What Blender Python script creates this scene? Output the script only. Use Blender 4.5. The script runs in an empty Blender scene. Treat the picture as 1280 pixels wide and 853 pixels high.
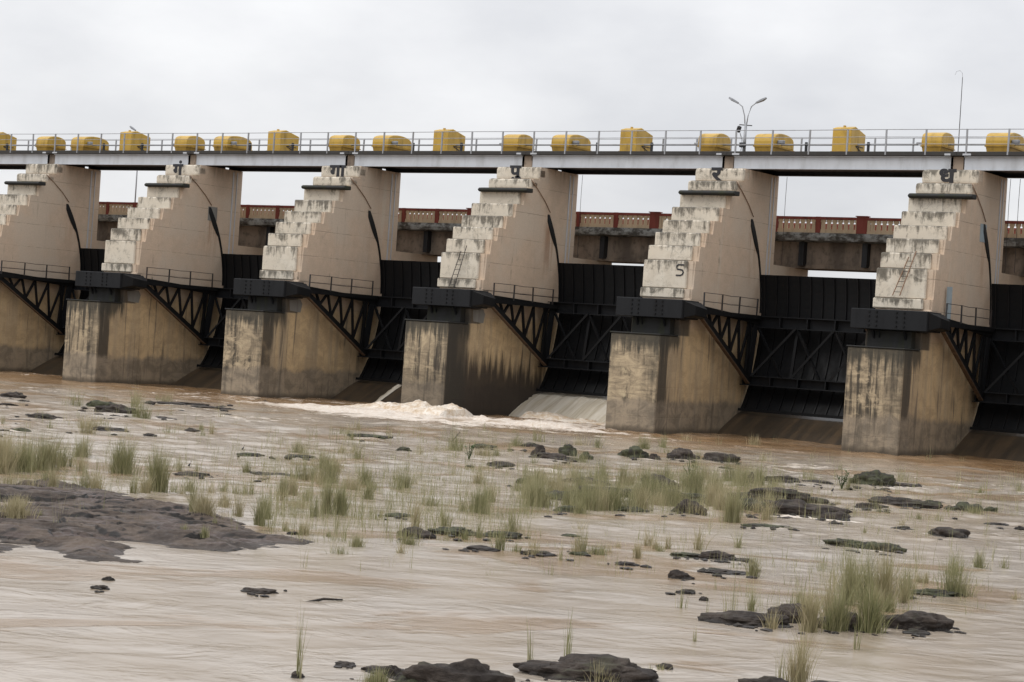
import bpy, math, random
import numpy as np
from mathutils import Vector, Matrix, noise as mnoise
random.seed(7); rng = np.random.default_rng(7)
scene = bpy.context.scene
COL = scene.collection

# ------------------------------------------------------------------ camera
F_PX = 2499.2; CAM = np.array([134.962, -100.850, 4.609])
RX = np.array([0.8317329, 0.55131575, 0.06535539])
UX = np.array([-0.05353832, -0.03752112, 0.99786062])
WX = np.array([-0.55258848, 0.83345253, 0.00169103])
cd = bpy.data.cameras.new('camera'); cam = bpy.data.objects.new('camera', cd); COL.objects.link(cam)
cam.matrix_world = Matrix([[RX[i], UX[i], -WX[i], CAM[i]] for i in range(3)] + [[0, 0, 0, 1]])
cd.sensor_width = 36; cd.lens = F_PX / 1280 * 36; cd.clip_start = 1; cd.clip_end = 6000
scene.camera = cam

# ------------------------------------------------------------------ world, sun, exposure
SUN_EL, SUN_AZ = math.radians(48), math.radians(215)      # direction towards the sun, azimuth from +Y clockwise
w = bpy.data.worlds.new('World'); scene.world = w; w.use_nodes = True
nt = w.node_tree; nt.nodes.clear()
def N(t, typ, **kw):
    n = t.nodes.new(typ)
    for k, v in kw.items(): setattr(n, k, v)
    return n
wo = N(nt, 'ShaderNodeOutputWorld'); bg = N(nt, 'ShaderNodeBackground'); bg.inputs['Strength'].default_value = 0.1
sky = N(nt, 'ShaderNodeTexSky', sky_type='NISHITA'); sky.sun_disc = False; sky.sun_elevation = SUN_EL; sky.sun_rotation = SUN_AZ
tc = N(nt, 'ShaderNodeTexCoord'); sx = N(nt, 'ShaderNodeSeparateXYZ')
nt.links.new(tc.outputs['Generated'], sx.inputs[0])
mp = N(nt, 'ShaderNodeMapping'); mp.inputs['Scale'].default_value = (2.4, 2.4, 5.5)
nt.links.new(tc.outputs['Generated'], mp.inputs[0])
nz = N(nt, 'ShaderNodeTexNoise'); nz.inputs['Scale'].default_value = 2.1; nz.inputs['Detail'].default_value = 6; nz.inputs['Roughness'].default_value = .5
nt.links.new(mp.outputs[0], nz.inputs['Vector'])
rp = N(nt, 'ShaderNodeValToRGB')                     # cloud cover: soft grey to white sheets of stratus
rp.color_ramp.elements[0].position = .36; rp.color_ramp.elements[0].color = (.73, .738, .77, 1)
rp.color_ramp.elements[1].position = .68; rp.color_ramp.elements[1].color = (.99, .99, 1.0, 1)
nt.links.new(nz.outputs['Fac'], rp.inputs[0])
el = N(nt, 'ShaderNodeMapRange'); el.inputs['From Min'].default_value = 0.0; el.inputs['From Max'].default_value = 1.0
el.inputs['To Min'].default_value = 9.0; el.inputs['To Max'].default_value = 19.0
nt.links.new(sx.outputs['Z'], el.inputs['Value'])
vm = N(nt, 'ShaderNodeVectorMath', operation='SCALE'); nt.links.new(rp.outputs[0], vm.inputs[0]); nt.links.new(el.outputs[0], vm.inputs['Scale'])
mx = N(nt, 'ShaderNodeMix', data_type='RGBA'); mx.inputs['Factor'].default_value = .93
nt.links.new(sky.outputs[0], mx.inputs[6]); nt.links.new(vm.outputs[0], mx.inputs[7])
nt.links.new(mx.outputs[2], bg.inputs['Color']); nt.links.new(bg.outputs[0], wo.inputs[0])
sd = bpy.data.lights.new('sun', 'SUN'); sd.energy = 1.25; sd.angle = math.radians(24); sd.color = (1, .97, .92)
so = bpy.data.objects.new('sun', sd); COL.objects.link(so)
sv = Vector((math.sin(SUN_AZ) * math.cos(SUN_EL), math.cos(SUN_AZ) * math.cos(SUN_EL), math.sin(SUN_EL)))
so.rotation_euler = sv.to_track_quat('Z', 'Y').to_euler(); so.location = (60, -60, 90)
scene.view_settings.view_transform = 'Standard'; scene.view_settings.look = 'None'
scene.view_settings.exposure = 0.0; scene.view_settings.gamma = 1.0

# ------------------------------------------------------------------ helpers
class MB:
    def __init__(s): s.v = []; s.f = []; s.uv = []; s.m = []
    def add(s, vs, fs, uvs=None):
        o = len(s.v); s.v += [tuple(p) for p in vs]; s.f += [tuple(i + o for i in f) for f in fs]
        return s
    def box(s, x0, x1, y0, y1, z0, z1):
        return s.add([(x0,y0,z0),(x1,y0,z0),(x1,y1,z0),(x0,y1,z0),(x0,y0,z1),(x1,y0,z1),(x1,y1,z1),(x0,y1,z1)],
                     [(0,3,2,1),(4,5,6,7),(0,1,5,4),(1,2,6,5),(2,3,7,6),(3,0,4,7)])
    def bar(s, p, q, w, h, up=(0,0,1)):
        p = Vector(p); q = Vector(q); d = (q - p).normalized(); u = Vector(up)
        if abs(d.dot(u)) > .98: u = Vector((0, 1, 0))
        a = d.cross(u).normalized() * w / 2; b = a.cross(d).normalized() * h / 2
        vs = [p-a-b, p+a-b, p+a+b, p-a+b, q-a-b, q+a-b, q+a+b, q-a+b]
        return s.add(vs, [(0,1,2,3),(7,6,5,4),(0,4,5,1),(1,5,6,2),(2,6,7,3),(3,7,4,0)])
    def tube(s, pts, r, n=6, r1=None):
        pts = [Vector(p) for p in pts]; vs = []; fs = []
        for i, p in enumerate(pts):
            d = (pts[min(i+1, len(pts)-1)] - pts[max(i-1, 0)]).normalized()
            u = Vector((0,0,1)) if abs(d.z) < .9 else Vector((1,0,0))
            a = d.cross(u).normalized(); b = a.cross(d).normalized()
            rr = r if r1 is None else r + (r1 - r) * i / (len(pts) - 1)
            for k in range(n):
                t = 2*math.pi*k/n; vs.append(p + a*math.cos(t)*rr + b*math.sin(t)*rr)
        for i in range(len(pts)-1):
            for k in range(n): fs.append((i*n+k, i*n+(k+1)%n, (i+1)*n+(k+1)%n, (i+1)*n+k))
        fs.append(tuple(range(n))[::-1]); fs.append(tuple((len(pts)-1)*n + k for k in range(n)))
        return s.add(vs, fs)
    def prism(s, poly, x0, x1):                      # polygon in (y,z), extruded along x
        n = len(poly); vs = [(x0, y, z) for y, z in poly] + [(x1, y, z) for y, z in poly]
        fs = [tuple(range(n)), tuple(range(2*n-1, n-1, -1))] + [(i, i+n, (i+1) % n + n, (i+1) % n) for i in range(n)]
        return s.add(vs, fs)
    def mesh(s, name, smooth=False, bevel=0, seg=1):
        import bmesh
        me = bpy.data.meshes.new(name); me.from_pydata(s.v, [], s.f); me.update()
        bm = bmesh.new(); bm.from_mesh(me)
        bmesh.ops.recalc_face_normals(bm, faces=bm.faces)
        if bevel:
            bmesh.ops.bevel(bm, geom=[e for e in bm.edges if e.is_manifold and e.calc_face_angle(0) > .5], offset=bevel, segments=seg, affect='EDGES', profile=.6, clamp_overlap=True)
        bm.to_mesh(me); bm.free()
        if smooth:
            for p in me.polygons: p.use_smooth = True
        return me

def obj(name, me, mat=None, parent=None, loc=(0,0,0), label=None, kind=None):
    o = bpy.data.objects.new(name, me); COL.objects.link(o); o.location = loc
    if mat is not None and me is not None and not me.materials: me.materials.append(mat)
    if parent is not None: o.parent = parent
    if label: o['label'] = label
    if kind: o['kind'] = kind
    return o
def tag(o, label, cat, group=None):
    o['label'] = label; o['category'] = cat
    if group: o['group'] = group
    return o
def thing(name, label, cat, loc=(0,0,0), group=None, rot=None):
    o = bpy.data.objects.new(name, None); COL.objects.link(o); o.location = loc; o.empty_display_size = .3
    if rot: o.rotation_euler = rot
    return tag(o, label, cat, group)
def gpt(x, y, z=0.0):                                # where the sight line of a photo pixel meets a level
    d = RX*(x-640)/F_PX - UX*(y-426.5)/F_PX + WX
    return CAM + d * ((z - CAM[2]) / d[2])
HR = np.array([RX[0], RX[1], 0]); HR /= np.linalg.norm(HR); HF = np.array([-HR[1], HR[0], 0])

# ------------------------------------------------------------------ materials
class T:
    def __init__(s, name):
        s.m = bpy.data.materials.new(name); s.m.use_nodes = True; s.t = s.m.node_tree; s.t.nodes.clear()
        s.out = N(s.t, 'ShaderNodeOutputMaterial'); s.b = N(s.t, 'ShaderNodeBsdfPrincipled'); s.t.links.new(s.b.outputs[0], s.out.inputs[0])
        g = N(s.t, 'ShaderNodeNewGeometry'); s.pos = g.outputs['Position']; s.nrm = g.outputs['Normal']
        s.ocoord = N(s.t, 'ShaderNodeTexCoord').outputs['Object']
    def L(s, a, b): s.t.links.new(a, b)
    def inp(s, sock, v):
        if hasattr(v, 'is_output') or isinstance(v, bpy.types.NodeSocket): s.L(v, sock)
        else:
            if isinstance(v, (tuple, list)) and len(v) == 3 and sock.type == 'RGBA': v = (*v, 1)
            sock.default_value = v
    def sep(s, v):
        n = N(s.t, 'ShaderNodeSeparateXYZ'); s.L(v, n.inputs[0]); return n.outputs
    def noise(s, vec, scale, detail=5, rough=.55, sc=(1,1,1), dist=0):
        m = N(s.t, 'ShaderNodeMapping'); m.inputs['Scale'].default_value = sc; s.L(vec, m.inputs[0])
        n = N(s.t, 'ShaderNodeTexNoise'); s.L(m.outputs[0], n.inputs['Vector'])
        n.inputs['Scale'].default_value = scale; n.inputs['Detail'].default_value = detail; n.inputs['Roughness'].default_value = rough; n.inputs['Distortion'].default_value = dist
        return n.outputs['Fac']
    def math(s, op, a, b=0.0, c=None, clamp=False):
        n = N(s.t, 'ShaderNodeMath', operation=op); n.use_clamp = clamp; s.inp(n.inputs[0], a); s.inp(n.inputs[1], b)
        if c is not None: s.inp(n.inputs[2], c)
        return n.outputs[0]
    def rng(s, v, a, b, c=0.0, d=1.0, smooth=True):
        n = N(s.t, 'ShaderNodeMapRange'); n.interpolation_type = 'SMOOTHSTEP' if smooth else 'LINEAR'
        s.inp(n.inputs['Value'], v)
        for k, x in zip(('From Min','From Max','To Min','To Max'), (a,b,c,d)): s.inp(n.inputs[k], x)
        return n.outputs[0]
    def mix(s, f, a, b, mode='MIX'):
        n = N(s.t, 'ShaderNodeMix', data_type='RGBA'); n.blend_type = mode
        s.inp(n.inputs[0], f); s.inp(n.inputs[6], a); s.inp(n.inputs[7], b); return n.outputs[2]
    def mul(s, *a):
        r = a[0]
        for x in a[1:]: r = s.math('MULTIPLY', r, x)
        return r
    def bump(s, h, st=.3, d=.02, prev=None):
        n = N(s.t, 'ShaderNodeBump'); n.inputs['Strength'].default_value = st; n.inputs['Distance'].default_value = d; s.L(h, n.inputs['Height'])
        if prev is not None: s.L(prev, n.inputs['Normal'])
        s.L(n.outputs[0], s.b.inputs['Normal']); return n.outputs[0]
    def done(s, col, rough=.8, metal=0.0):
        s.inp(s.b.inputs['Base Color'], col); s.inp(s.b.inputs['Roughness'], rough); s.b.inputs['Metallic'].default_value = metal; return s.m

def concrete_body(name, wet=0.0):
    t = T(name); z = t.sep(t.ocoord)[2]; y = t.sep(t.ocoord)[1]; xx = t.sep(t.ocoord)[0]; oi = N(t.t, 'ShaderNodeObjectInfo').outputs['Random']
    big = t.noise(t.pos, .30, 6); mid = t.noise(t.pos, 1.6, 7, .6); fine = t.noise(t.pos, 14, 5, .65); blot = t.noise(t.pos, .9, 8, .7, (1,1,1.3), .6); brd = t.noise(t.pos, 1.0, 5, .6, (.5,.5,5.5))
    st = t.noise(t.pos, 1.0, 7, .62, (1.1, 1.1, .07), .3); st2 = t.noise(t.pos, 1.0, 6, .62, (3.1, 3.1, .22), .25); wob = t.noise(t.pos, .5, 4, .6, (1,1,.3))
    tan = t.mix(t.rng(mid, .3, .7), (.61, .475, .355), (.54, .425, .32))
    tan = t.mix(t.rng(big, .42, .66), tan, (.57, .475, .375))
    tan = t.mix(t.mul(t.rng(st2, .57, .8), t.rng(big, .3, .7), .55), tan, (.30, .25, .205))
    tan = t.mix(t.mul(t.rng(st, .60, .74), .5), tan, (.60, .54, .44))
    tan = t.mix(t.mul(t.rng(blot, .60, .72), .35), tan, (.34, .28, .23))
    # horizontal lift joints
    lz = t.math('ADD', z, t.math('MULTIPLY', mid, .03)); fr = t.math('FRACT', t.math('DIVIDE', t.math('SUBTRACT', lz, .93), 1.757))
    jd = t.math('ABSOLUTE', t.math('SUBTRACT', fr, .5)); jl = t.rng(jd, .486, .497)
    tan = t.mix(t.mul(jl, t.rng(blot, .38, .6), .7), tan, (.17, .14, .115))
    # black mould running down from the steps, near the nose
    frontm = t.rng(y, 9.5, 3.5)
    tan = t.mix(t.mul(frontm, t.rng(st2, .60, .68), t.rng(blot, .47, .60), .85), tan, (.085, .075, .06))
    tan = t.mix(t.mul(t.rng(z, 15.2, 16.5), t.rng(st2, .48, .62), .5), tan, (.19, .155, .125))
    # rust run below the seal track
    tan = t.mix(t.mul(t.rng(t.math('ABSOLUTE', t.math('SUBTRACT', y, 10.9)), .9, .1), t.rng(z, 13.2, 12.2), t.rng(z, 8.5, 11.5), t.rng(st2, .42, .60), t.math('ADD', .15, t.math('MULTIPLY', oi, .6))), tan, (.27, .13, .06))
    # unpainted nose front: mottled grey-brown with board marks
    nfr = t.mix(t.rng(blot, .36, .62), (.50, .40, .265), (.27, .215, .145)); nfr = t.mix(t.mul(t.rng(brd, .5, .66), .55), nfr, (.15, .122, .085))
    nfr = t.mix(t.mul(t.rng(mid, .56, .68), .6), nfr, (.52, .44, .29)); nfr = t.mix(t.mul(t.rng(st2, .47, .60), t.rng(t.math('ADD', blot, t.math('MULTIPLY', t.math('SUBTRACT', oi, .5), .16)), .42, .56), .9), nfr, (.042, .036, .028)); nfr = t.mix(t.mul(t.rng(wob, .56, .64), t.rng(mid, .44, .60), .7), nfr, (.06, .052, .04))
    # unpainted side: ochre panels between grey runs
    och = t.mix(t.rng(st, .40, .60), (.60, .44, .25), (.46, .355, .225))
    och = t.mix(t.mul(t.rng(blot, .42, .62), .6), och, (.38, .28, .165))
    och = t.mix(t.mul(t.rng(st2, .56, .68), .8), och, (.13, .105, .08))
    och = t.mix(t.mul(t.rng(y, 3.2, 2.0), .3), och, (.30, .24, .17))
    och = t.mix(t.mul(t.rng(st, .57, .66), t.rng(y, 1.0, 5.0, .8, .25)), och, (.07, .06, .046))
    och = t.mix(t.rng(y, .10, .04), och, nfr)
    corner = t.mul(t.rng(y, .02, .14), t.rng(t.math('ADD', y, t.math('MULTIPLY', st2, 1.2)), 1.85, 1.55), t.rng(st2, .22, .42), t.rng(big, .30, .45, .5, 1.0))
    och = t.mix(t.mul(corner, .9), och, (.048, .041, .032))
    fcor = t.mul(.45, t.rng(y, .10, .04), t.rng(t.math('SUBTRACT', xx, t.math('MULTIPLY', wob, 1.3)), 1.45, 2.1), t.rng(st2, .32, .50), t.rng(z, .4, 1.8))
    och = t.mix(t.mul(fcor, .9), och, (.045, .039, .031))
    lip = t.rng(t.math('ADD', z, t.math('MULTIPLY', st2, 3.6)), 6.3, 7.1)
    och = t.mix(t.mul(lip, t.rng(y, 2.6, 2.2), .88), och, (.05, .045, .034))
    # foot stained by the river
    foot = t.rng(t.math('ADD', t.math('ADD', z, t.math('MULTIPLY', mid, .6)), t.math('MULTIPLY', wob, 1.2)), 3.05, 2.6)
    ftc = t.mix(t.rng(blot, .38, .64), (.30, .245, .18), (.17, .142, .108)); ftc = t.mix(t.mul(t.rng(st2, .52, .68), .6), ftc, (.095, .08, .06)); ftc = t.mix(t.mul(t.rng(st, .58, .68), .5), ftc, (.27, .235, .19))
    och = t.mix(t.mul(foot, .85), och, ftc)
    wl = t.rng(t.math('ADD', z, t.math('MULTIPLY', mid, .3)), .62, .2)
    och = t.mix(t.mul(wl, .75), och, (.06, .045, .03))
    if wet:
        ws = t.math('ADD', t.math('ADD', z, t.math('MULTIPLY', st2, -4.5)), t.math('MULTIPLY', t.math('ABSOLUTE', t.math('SUBTRACT', y, 4.0)), .10))
        wm = t.rng(ws, 2.3, .5); wm = t.mul(wm, t.rng(y, -.1, .3, .30, 1.0))
        och = t.mix(t.mul(wm, .95), och, (.036, .027, .020))
        tall = t.mul(t.rng(y, .0, .1), t.rng(y, 2.6, 1.8), .9); och = t.mix(tall, och, (.04, .034, .026))
    up = t.rng(t.math('ADD', z, t.math('MULTIPLY', mid, .8)), 6.2, 7.3)
    c = t.mix(up, och, tan)
    c = t.mix(t.mul(t.rng(z, 5.72, 5.80), t.rng(z, 7.2, 6.9), t.rng(y, 3.7, 3.3), .85), c, (.05, .045, .038))  # painted shade: recessed nose wall darkened under the trunnion beam
    c = t.mix(t.mul(t.rng(fine, .3, .8), .22), c, (.2, .17, .13), 'MULTIPLY')
    t.bump(t.math('SUBTRACT', t.math('ADD', fine, t.math('MULTIPLY', mid, 2)), t.math('MULTIPLY', jl, 2.0)), .35, .02)
    return t.done(c, .88)

def concrete_step(name):
    t = T(name); zz = t.sep(t.ocoord)[2]; oi = N(t.t, 'ShaderNodeObjectInfo').outputs['Random']   # origin at the block's top edge
    mid = t.noise(t.pos, 1.7, 7, .6); fine = t.noise(t.pos, 16, 5, .65); st = t.noise(t.pos, 1.0, 7, .66, (2.4, 2.4, .5), .5); st2 = t.noise(t.pos, 1.0, 7, .65, (6, 6, 1.0), .4); big = t.noise(t.pos, .35, 4); blot = t.noise(t.pos, 1.1, 8, .7, (1,1,1), .7)
    pale = t.mix(t.rng(mid, .35, .65), (.66, .605, .51), (.58, .52, .425))
    pale = t.mix(t.rng(big, .42, .6), pale, (.62, .555, .455)); pale = t.mix(t.mul(t.rng(blot, .52, .66), .5), pale, (.42, .38, .30))
    d = t.math('MULTIPLY', zz, -1.0)
    run = t.math('SUBTRACT', t.math('ADD', t.math('ADD', t.math('MULTIPLY', st, 1.1), t.math('MULTIPLY', st2, .6)), t.math('ADD', t.math('MULTIPLY', blot, .8), t.math('MULTIPLY', oi, .14))), t.math('MULTIPLY', d, .34))
    c = t.mix(t.mul(t.rng(run, 1.14, 1.42), .82), pale, (.07, .062, .048))
    c = t.mix(t.mul(t.rng(t.math('ADD', d, t.math('MULTIPLY', st2, .12)), .13, .05), t.rng(blot, .40, .52), .8), c, (.05, .046, .036))
    crk = t.noise(t.pos, 1.0, 9, .75, (1, 1, 1), 1.2); ck = t.rng(t.math('ABSOLUTE', t.math('SUBTRACT', crk, .5)), .010, .003)
    c = t.mix(t.mul(ck, t.rng(blot, .4, .6), .7), c, (.06, .05, .04))
    t.bump(t.math('ADD', fine, t.math('MULTIPLY', mid, 2)), .4, .02)
    return t.done(c, .9)

def painted(name, col, dirt=(.1,.09,.08), amt=.4, rough=.5, sc=(2,2,.3), metal=0.0, rust=0):
    t = T(name); a = t.noise(t.pos, 1.2, 6, .6, sc); b = t.noise(t.pos, 9, 4); bb = t.noise(t.pos, 1.0, 4)
    c = t.mix(t.mul(t.rng(a, .45, .75), amt), col, dirt)
    c = t.mix(t.mul(t.rng(bb, .4, .7), amt*.5), c, tuple(x*.75 for x in col))
    if rust: c = t.mix(t.mul(t.rng(b, .6, .7), rust), c, (.16, .06, .025))
    t.bump(b, .12, .01)
    return t.done(c, t.rng(a, .3, .8, rough*.85, min(1, rough*1.3)), metal)

M = {}
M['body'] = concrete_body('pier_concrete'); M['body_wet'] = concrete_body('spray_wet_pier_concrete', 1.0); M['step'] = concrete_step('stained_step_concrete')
M['gate'] = painted('black_gate_steel', (.0045,.005,.006), (.010,.009,.008), .5, .6, rust=.05)
M['beam'] = painted('dark_grey_steel', (.0105,.0115,.0135), (.006,.006,.007), .5, .6)
M['arm'] = painted('black_arm_steel', (.006,.0065,.0075), (.012,.010,.009), .6, .55)
M['rusty'] = painted('rusty_steel_edge', (.11,.068,.04), (.03,.022,.016), .8, .8)
M['pipe'] = painted('faded_rust_pipe', (.26,.16,.10), (.12,.08,.05), .6, .8)
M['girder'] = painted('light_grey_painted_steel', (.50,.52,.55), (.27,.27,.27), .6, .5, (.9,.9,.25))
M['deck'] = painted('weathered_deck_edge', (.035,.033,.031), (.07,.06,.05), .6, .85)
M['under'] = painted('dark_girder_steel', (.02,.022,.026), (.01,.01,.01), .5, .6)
M['rail'] = painted('galvanised_rail', (.33,.34,.36), (.16,.15,.15), .5, .45, metal=.2)
M['darkrail'] = painted('dark_rail', (.03,.028,.028), (.07,.035,.02), .6, .6)
M['yellow'] = painted('yellow_machine_paint', (.52,.325,.045), (.22,.14,.035), .75, .45, (1.5,1.5,.5), rust=.12)
M['yellow_dark'] = painted('dirty_yellow_paint', (.42,.25,.035), (.14,.085,.025), .7, .6, rust=.2)
M['black'] = painted('black_paint', (.015,.016,.02), (.04,.035,.035), .4, .6)
M['letter'] = painted('black_letter_paint', (.018,.019,.024), (.09,.08,.07), .45, .75)
M['ledge'] = painted('mouldy_ledge_shaded_pedestal', (.017,.017,.017), (.04,.045,.02), .7, .9)
M['red'] = painted('red_oxide_paint', (.24,.052,.036), (.09,.04,.03), .7, .8)
M['baluster'] = painted('buff_baluster_paint', (.60,.47,.32), (.3,.23,.16), .5, .85)
M['patch'] = painted('pale_blue_paint', (.30,.37,.41), (.2,.2,.2), .5, .7)
M['lamp'] = painted('lamp_grey', (.25,.26,.28), (.12,.12,.12), .4, .5)
M['mortar'] = painted('patch_mortar', (.21,.205,.19), (.12,.11,.10), .6, .9)

for q_ in ('gate', 'arm', 'beam'):
    for n_ in M[q_].node_tree.nodes:
        if n_.type == 'BSDF_PRINCIPLED': n_.inputs['Specular IOR Level'].default_value = .22
def mat_slab():
    t = T('crumbling_slab_edge'); a = t.noise(t.pos, 1.3, 8, .7, (1,1,1.6)); b = t.noise(t.pos, 4, 6, .6)
    c = t.mix(t.rng(a, .42, .58), (.33,.34,.33), (.075,.07,.062)); c = t.mix(t.mul(t.rng(b,.5,.7),.6), c, (.12,.11,.10))
    t.bump(a, .6, .05); return t.done(c, .9)
M['slab'] = mat_slab()
def mat_bbeam():
    t = T('damp_beam_concrete'); a = t.noise(t.pos, 1.0, 7, .6, (.8,.8,.25)); b = t.noise(t.pos, 2.5, 5)
    c = t.mix(t.rng(a, .38, .62), (.33,.26,.20), (.15,.12,.095)); c = t.mix(t.mul(t.rng(b,.5,.7),.5), c, (.06,.05,.04))
    t.bump(b, .3, .02); return t.done(c, .9)
M['bbeam'] = mat_bbeam()
def mat_ogee():
    t = T('wet_spillway_concrete'); a = t.noise(t.pos, 1.0, 6, .6, (1.3,.12,.12)); b = t.noise(t.pos, 1.2, 6, .6); f = t.noise(t.pos, 8, 4, .6, (1,.4,.4))
    c = t.mix(t.rng(a, .4, .66), (.042,.032,.022), (.085,.058,.034)); c = t.mix(t.mul(t.rng(a,.66,.70),.6), c, (.26,.22,.17)); c = t.mix(t.mul(t.rng(b,.5,.7),.5), c, (.035,.03,.024))
    t.bump(t.math('ADD', f, a), .3, .03); return t.done(c, .38)
M['ogee'] = mat_ogee()
def mat_rock():
    t = T('dark_basalt'); a = t.noise(t.pos, 1.8, 8, .65, (1,1,2.5)); b = t.noise(t.pos, 11, 6, .65); m = t.noise(t.pos, 1.1, 5)
    c = t.mix(t.rng(a, .38, .66), (.030,.024,.021), (.075,.060,.050)); c = t.mix(t.mul(t.rng(b,.5,.75),.35), c, (.10,.085,.072))
    nz_ = t.sep(t.nrm)[2]
    c = t.mix(t.mul(t.rng(m,.52,.64), t.rng(nz_,.5,.9), .45), c, (.055,.058,.030))
    zz = t.sep(t.pos)[2]; wet = t.rng(t.math('ADD', zz, t.math('MULTIPLY', a, .08)), .12, .05)
    c = t.mix(t.mul(wet,.7), c, (.015,.012,.010))
    t.b.inputs['Specular IOR Level'].default_value = .3
    t.bump(t.math('ADD', a, t.math('MULTIPLY', b, .5)), 1.0, .09); return t.done(c, t.rng(wet, 0, 1, .85, .4))
M['rock'] = mat_rock()
def mat_shelf():
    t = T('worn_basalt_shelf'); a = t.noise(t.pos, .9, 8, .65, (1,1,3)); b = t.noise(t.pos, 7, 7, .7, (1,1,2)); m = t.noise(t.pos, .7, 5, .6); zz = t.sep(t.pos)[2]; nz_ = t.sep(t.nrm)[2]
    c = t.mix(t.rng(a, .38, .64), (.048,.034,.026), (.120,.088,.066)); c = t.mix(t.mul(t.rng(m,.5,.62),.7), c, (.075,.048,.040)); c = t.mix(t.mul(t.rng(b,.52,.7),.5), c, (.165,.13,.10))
    c = t.mix(t.rng(nz_, .94, .80), c, (.018,.015,.013))  # shading painted in: steep ledge and pit faces darkened
    wet = t.rng(t.math('ADD', zz, t.math('MULTIPLY', b, .08)), .10, .05); c = t.mix(t.mul(wet,.6), c, (.03,.022,.017))
    t.b.inputs['Specular IOR Level'].default_value = .45
    t.bump(t.math('ADD', a, t.math('MULTIPLY', b, .6)), 1.0, .12); return t.done(c, t.rng(m, .4, .6, .8, .5))
M['shelf'] = mat_shelf()
def mat_moss_rock():
    t = T('mossy_basalt'); a = t.noise(t.pos, 3, 8, .65); b = t.noise(t.pos, 14, 6, .65)
    c = t.mix(t.rng(a, .40, .56), (.028,.024,.018), (.055,.058,.028)); c = t.mix(t.mul(t.rng(b,.5,.7),.4), c, (.09,.092,.05))
    t.bump(t.math('ADD', a, t.math('MULTIPLY', b, .7)), 1.0, .07); return t.done(c, .85)
M['moss'] = mat_moss_rock()
def mat_grass(name, c1, c2, c3):
    t = T(name); oi = N(t.t, 'ShaderNodeObjectInfo').outputs['Random']
    at = N(t.t, 'ShaderNodeAttribute'); at.attribute_name = 'shade'; f = at.outputs['Fac']
    c = t.mix(t.rng(f, 0, .62, smooth=False), c1, c2); c = t.mix(t.rng(f, .7, .95), c, c3)
    c = t.mix(t.math('MULTIPLY', oi, .3), c, c3)
    t.b.inputs['Subsurface Weight'].default_value = 0
    tr = N(t.t, 'ShaderNodeBsdfTranslucent'); t.inp(tr.inputs[0], c); ms = N(t.t, 'ShaderNodeMixShader'); ms.inputs[0].default_value = .28
    t.L(t.b.outputs[0], ms.inputs[1]); t.L(tr.outputs[0], ms.inputs[2]); t.L(ms.outputs[0], t.out.inputs[0])
    return t.done(c, .6)
M['green'] = mat_grass('green_grass', (.15,.16,.065), (.26,.255,.12), (.42,.375,.23))
M['straw'] = mat_grass('straw_grass', (.24,.22,.11), (.36,.315,.18), (.52,.44,.29))
M['leaf'] = mat_grass('broad_leaf', (.05,.085,.022), (.085,.13,.035), (.14,.17,.05))

def mat_water():
    t = T('muddy_river_water')
    def dot(v): n = N(t.t, 'ShaderNodeVectorMath', operation='DOT_PRODUCT'); t.L(t.pos, n.inputs[0]); n.inputs[1].default_value = v; return n.outputs['Value']
    cx = N(t.t, 'ShaderNodeCombineXYZ'); t.L(dot((.86, .51, 0)), cx.inputs[0]); t.L(dot((-.51, .86, 0)), cx.inputs[1]); wp = cx.outputs[0]     # ripples lie across the current
    at = N(t.t, 'ShaderNodeAttribute'); at.attribute_name = 'foam'; fo = at.outputs['Fac']
    a = t.noise(wp, .34, 6, .6, (.8, 1.2, 1), .8); b = t.noise(wp, .95, 4, .50, (1,1,1), .8); c3 = t.noise(wp, 7.5, 5, .6, (.8,1.2,1), .6); lum = t.noise(wp, .13, 5, .6, (.7,1.3,1), 1.0); fb = t.noise(wp, 2.6, 9, .72, (.75,1.15,1), .9); ed = t.noise(wp, .55, 5, .6, (.8, 1.2, 1), 1.0)
    yy = t.sep(t.pos)[1]; near_dam = t.rng(t.math('ADD', yy, t.math('MULTIPLY', t.math('SUBTRACT', lum, .5), 30)), -15, -3)
    col = t.mix(t.rng(a, .36, .64), (.29,.235,.175), (.355,.30,.24)); col = t.mix(t.mul(t.rng(lum,.46,.62),.6), col, (.385,.34,.29))
    col = t.mix(near_dam, col, t.mix(t.rng(a, .36, .64), (.19,.112,.055), (.29,.19,.11)))
    fm = t.rng(t.math('ADD', fo, t.math('MULTIPLY', t.math('SUBTRACT', fb, .5), 1.5)), .34, .80, 0, .85)
    fc = t.mix(t.rng(c3, .35, .65), (.78,.73,.67), (.60,.50,.40))
    col = t.mix(fm, col, fc)
    pool = t.noise(wp, .15, 4, .55, (.9, 1.25, 1), .8); pl = t.rng(pool, .53, .60); col = t.mix(t.mul(pl, t.rng(near_dam, 1, 0), .8), col, (.25,.17,.10))
    h = t.math('ADD', t.math('MULTIPLY', b, 1.0), t.mul(c3, t.rng(ed, .44, .60), .16))
    rip = t.mul(t.rng(lum, .40, .60, .45, 1.0), t.rng(ed, .36, .60, .45, 1.15), t.rng(pl, 0, 1, 1, .5))
    n = t.bump(t.math('MULTIPLY', h, rip), .24, .15)
    t.b.inputs['IOR'].default_value = 1.33
    return t.done(col, t.rng(fm, 0, 1, .2, .7))
M['water'] = mat_water()
def mat_foam():
    t = T('white_water'); a = t.noise(t.pos, 1.6, 8, .7, (1,1,1), .8); b = t.noise(t.pos, 6, 6, .7)
    c = t.mix(t.rng(a, .36, .62), (.50,.36,.22), (.76,.69,.60)); c = t.mix(t.mul(t.rng(b,.5,.7),.5), c, (.84,.81,.77))
    t.bump(t.math('ADD', a, t.math('MULTIPLY', b, .5)), .9, .12); return t.done(c, .55)
M['foam'] = mat_foam()
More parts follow.
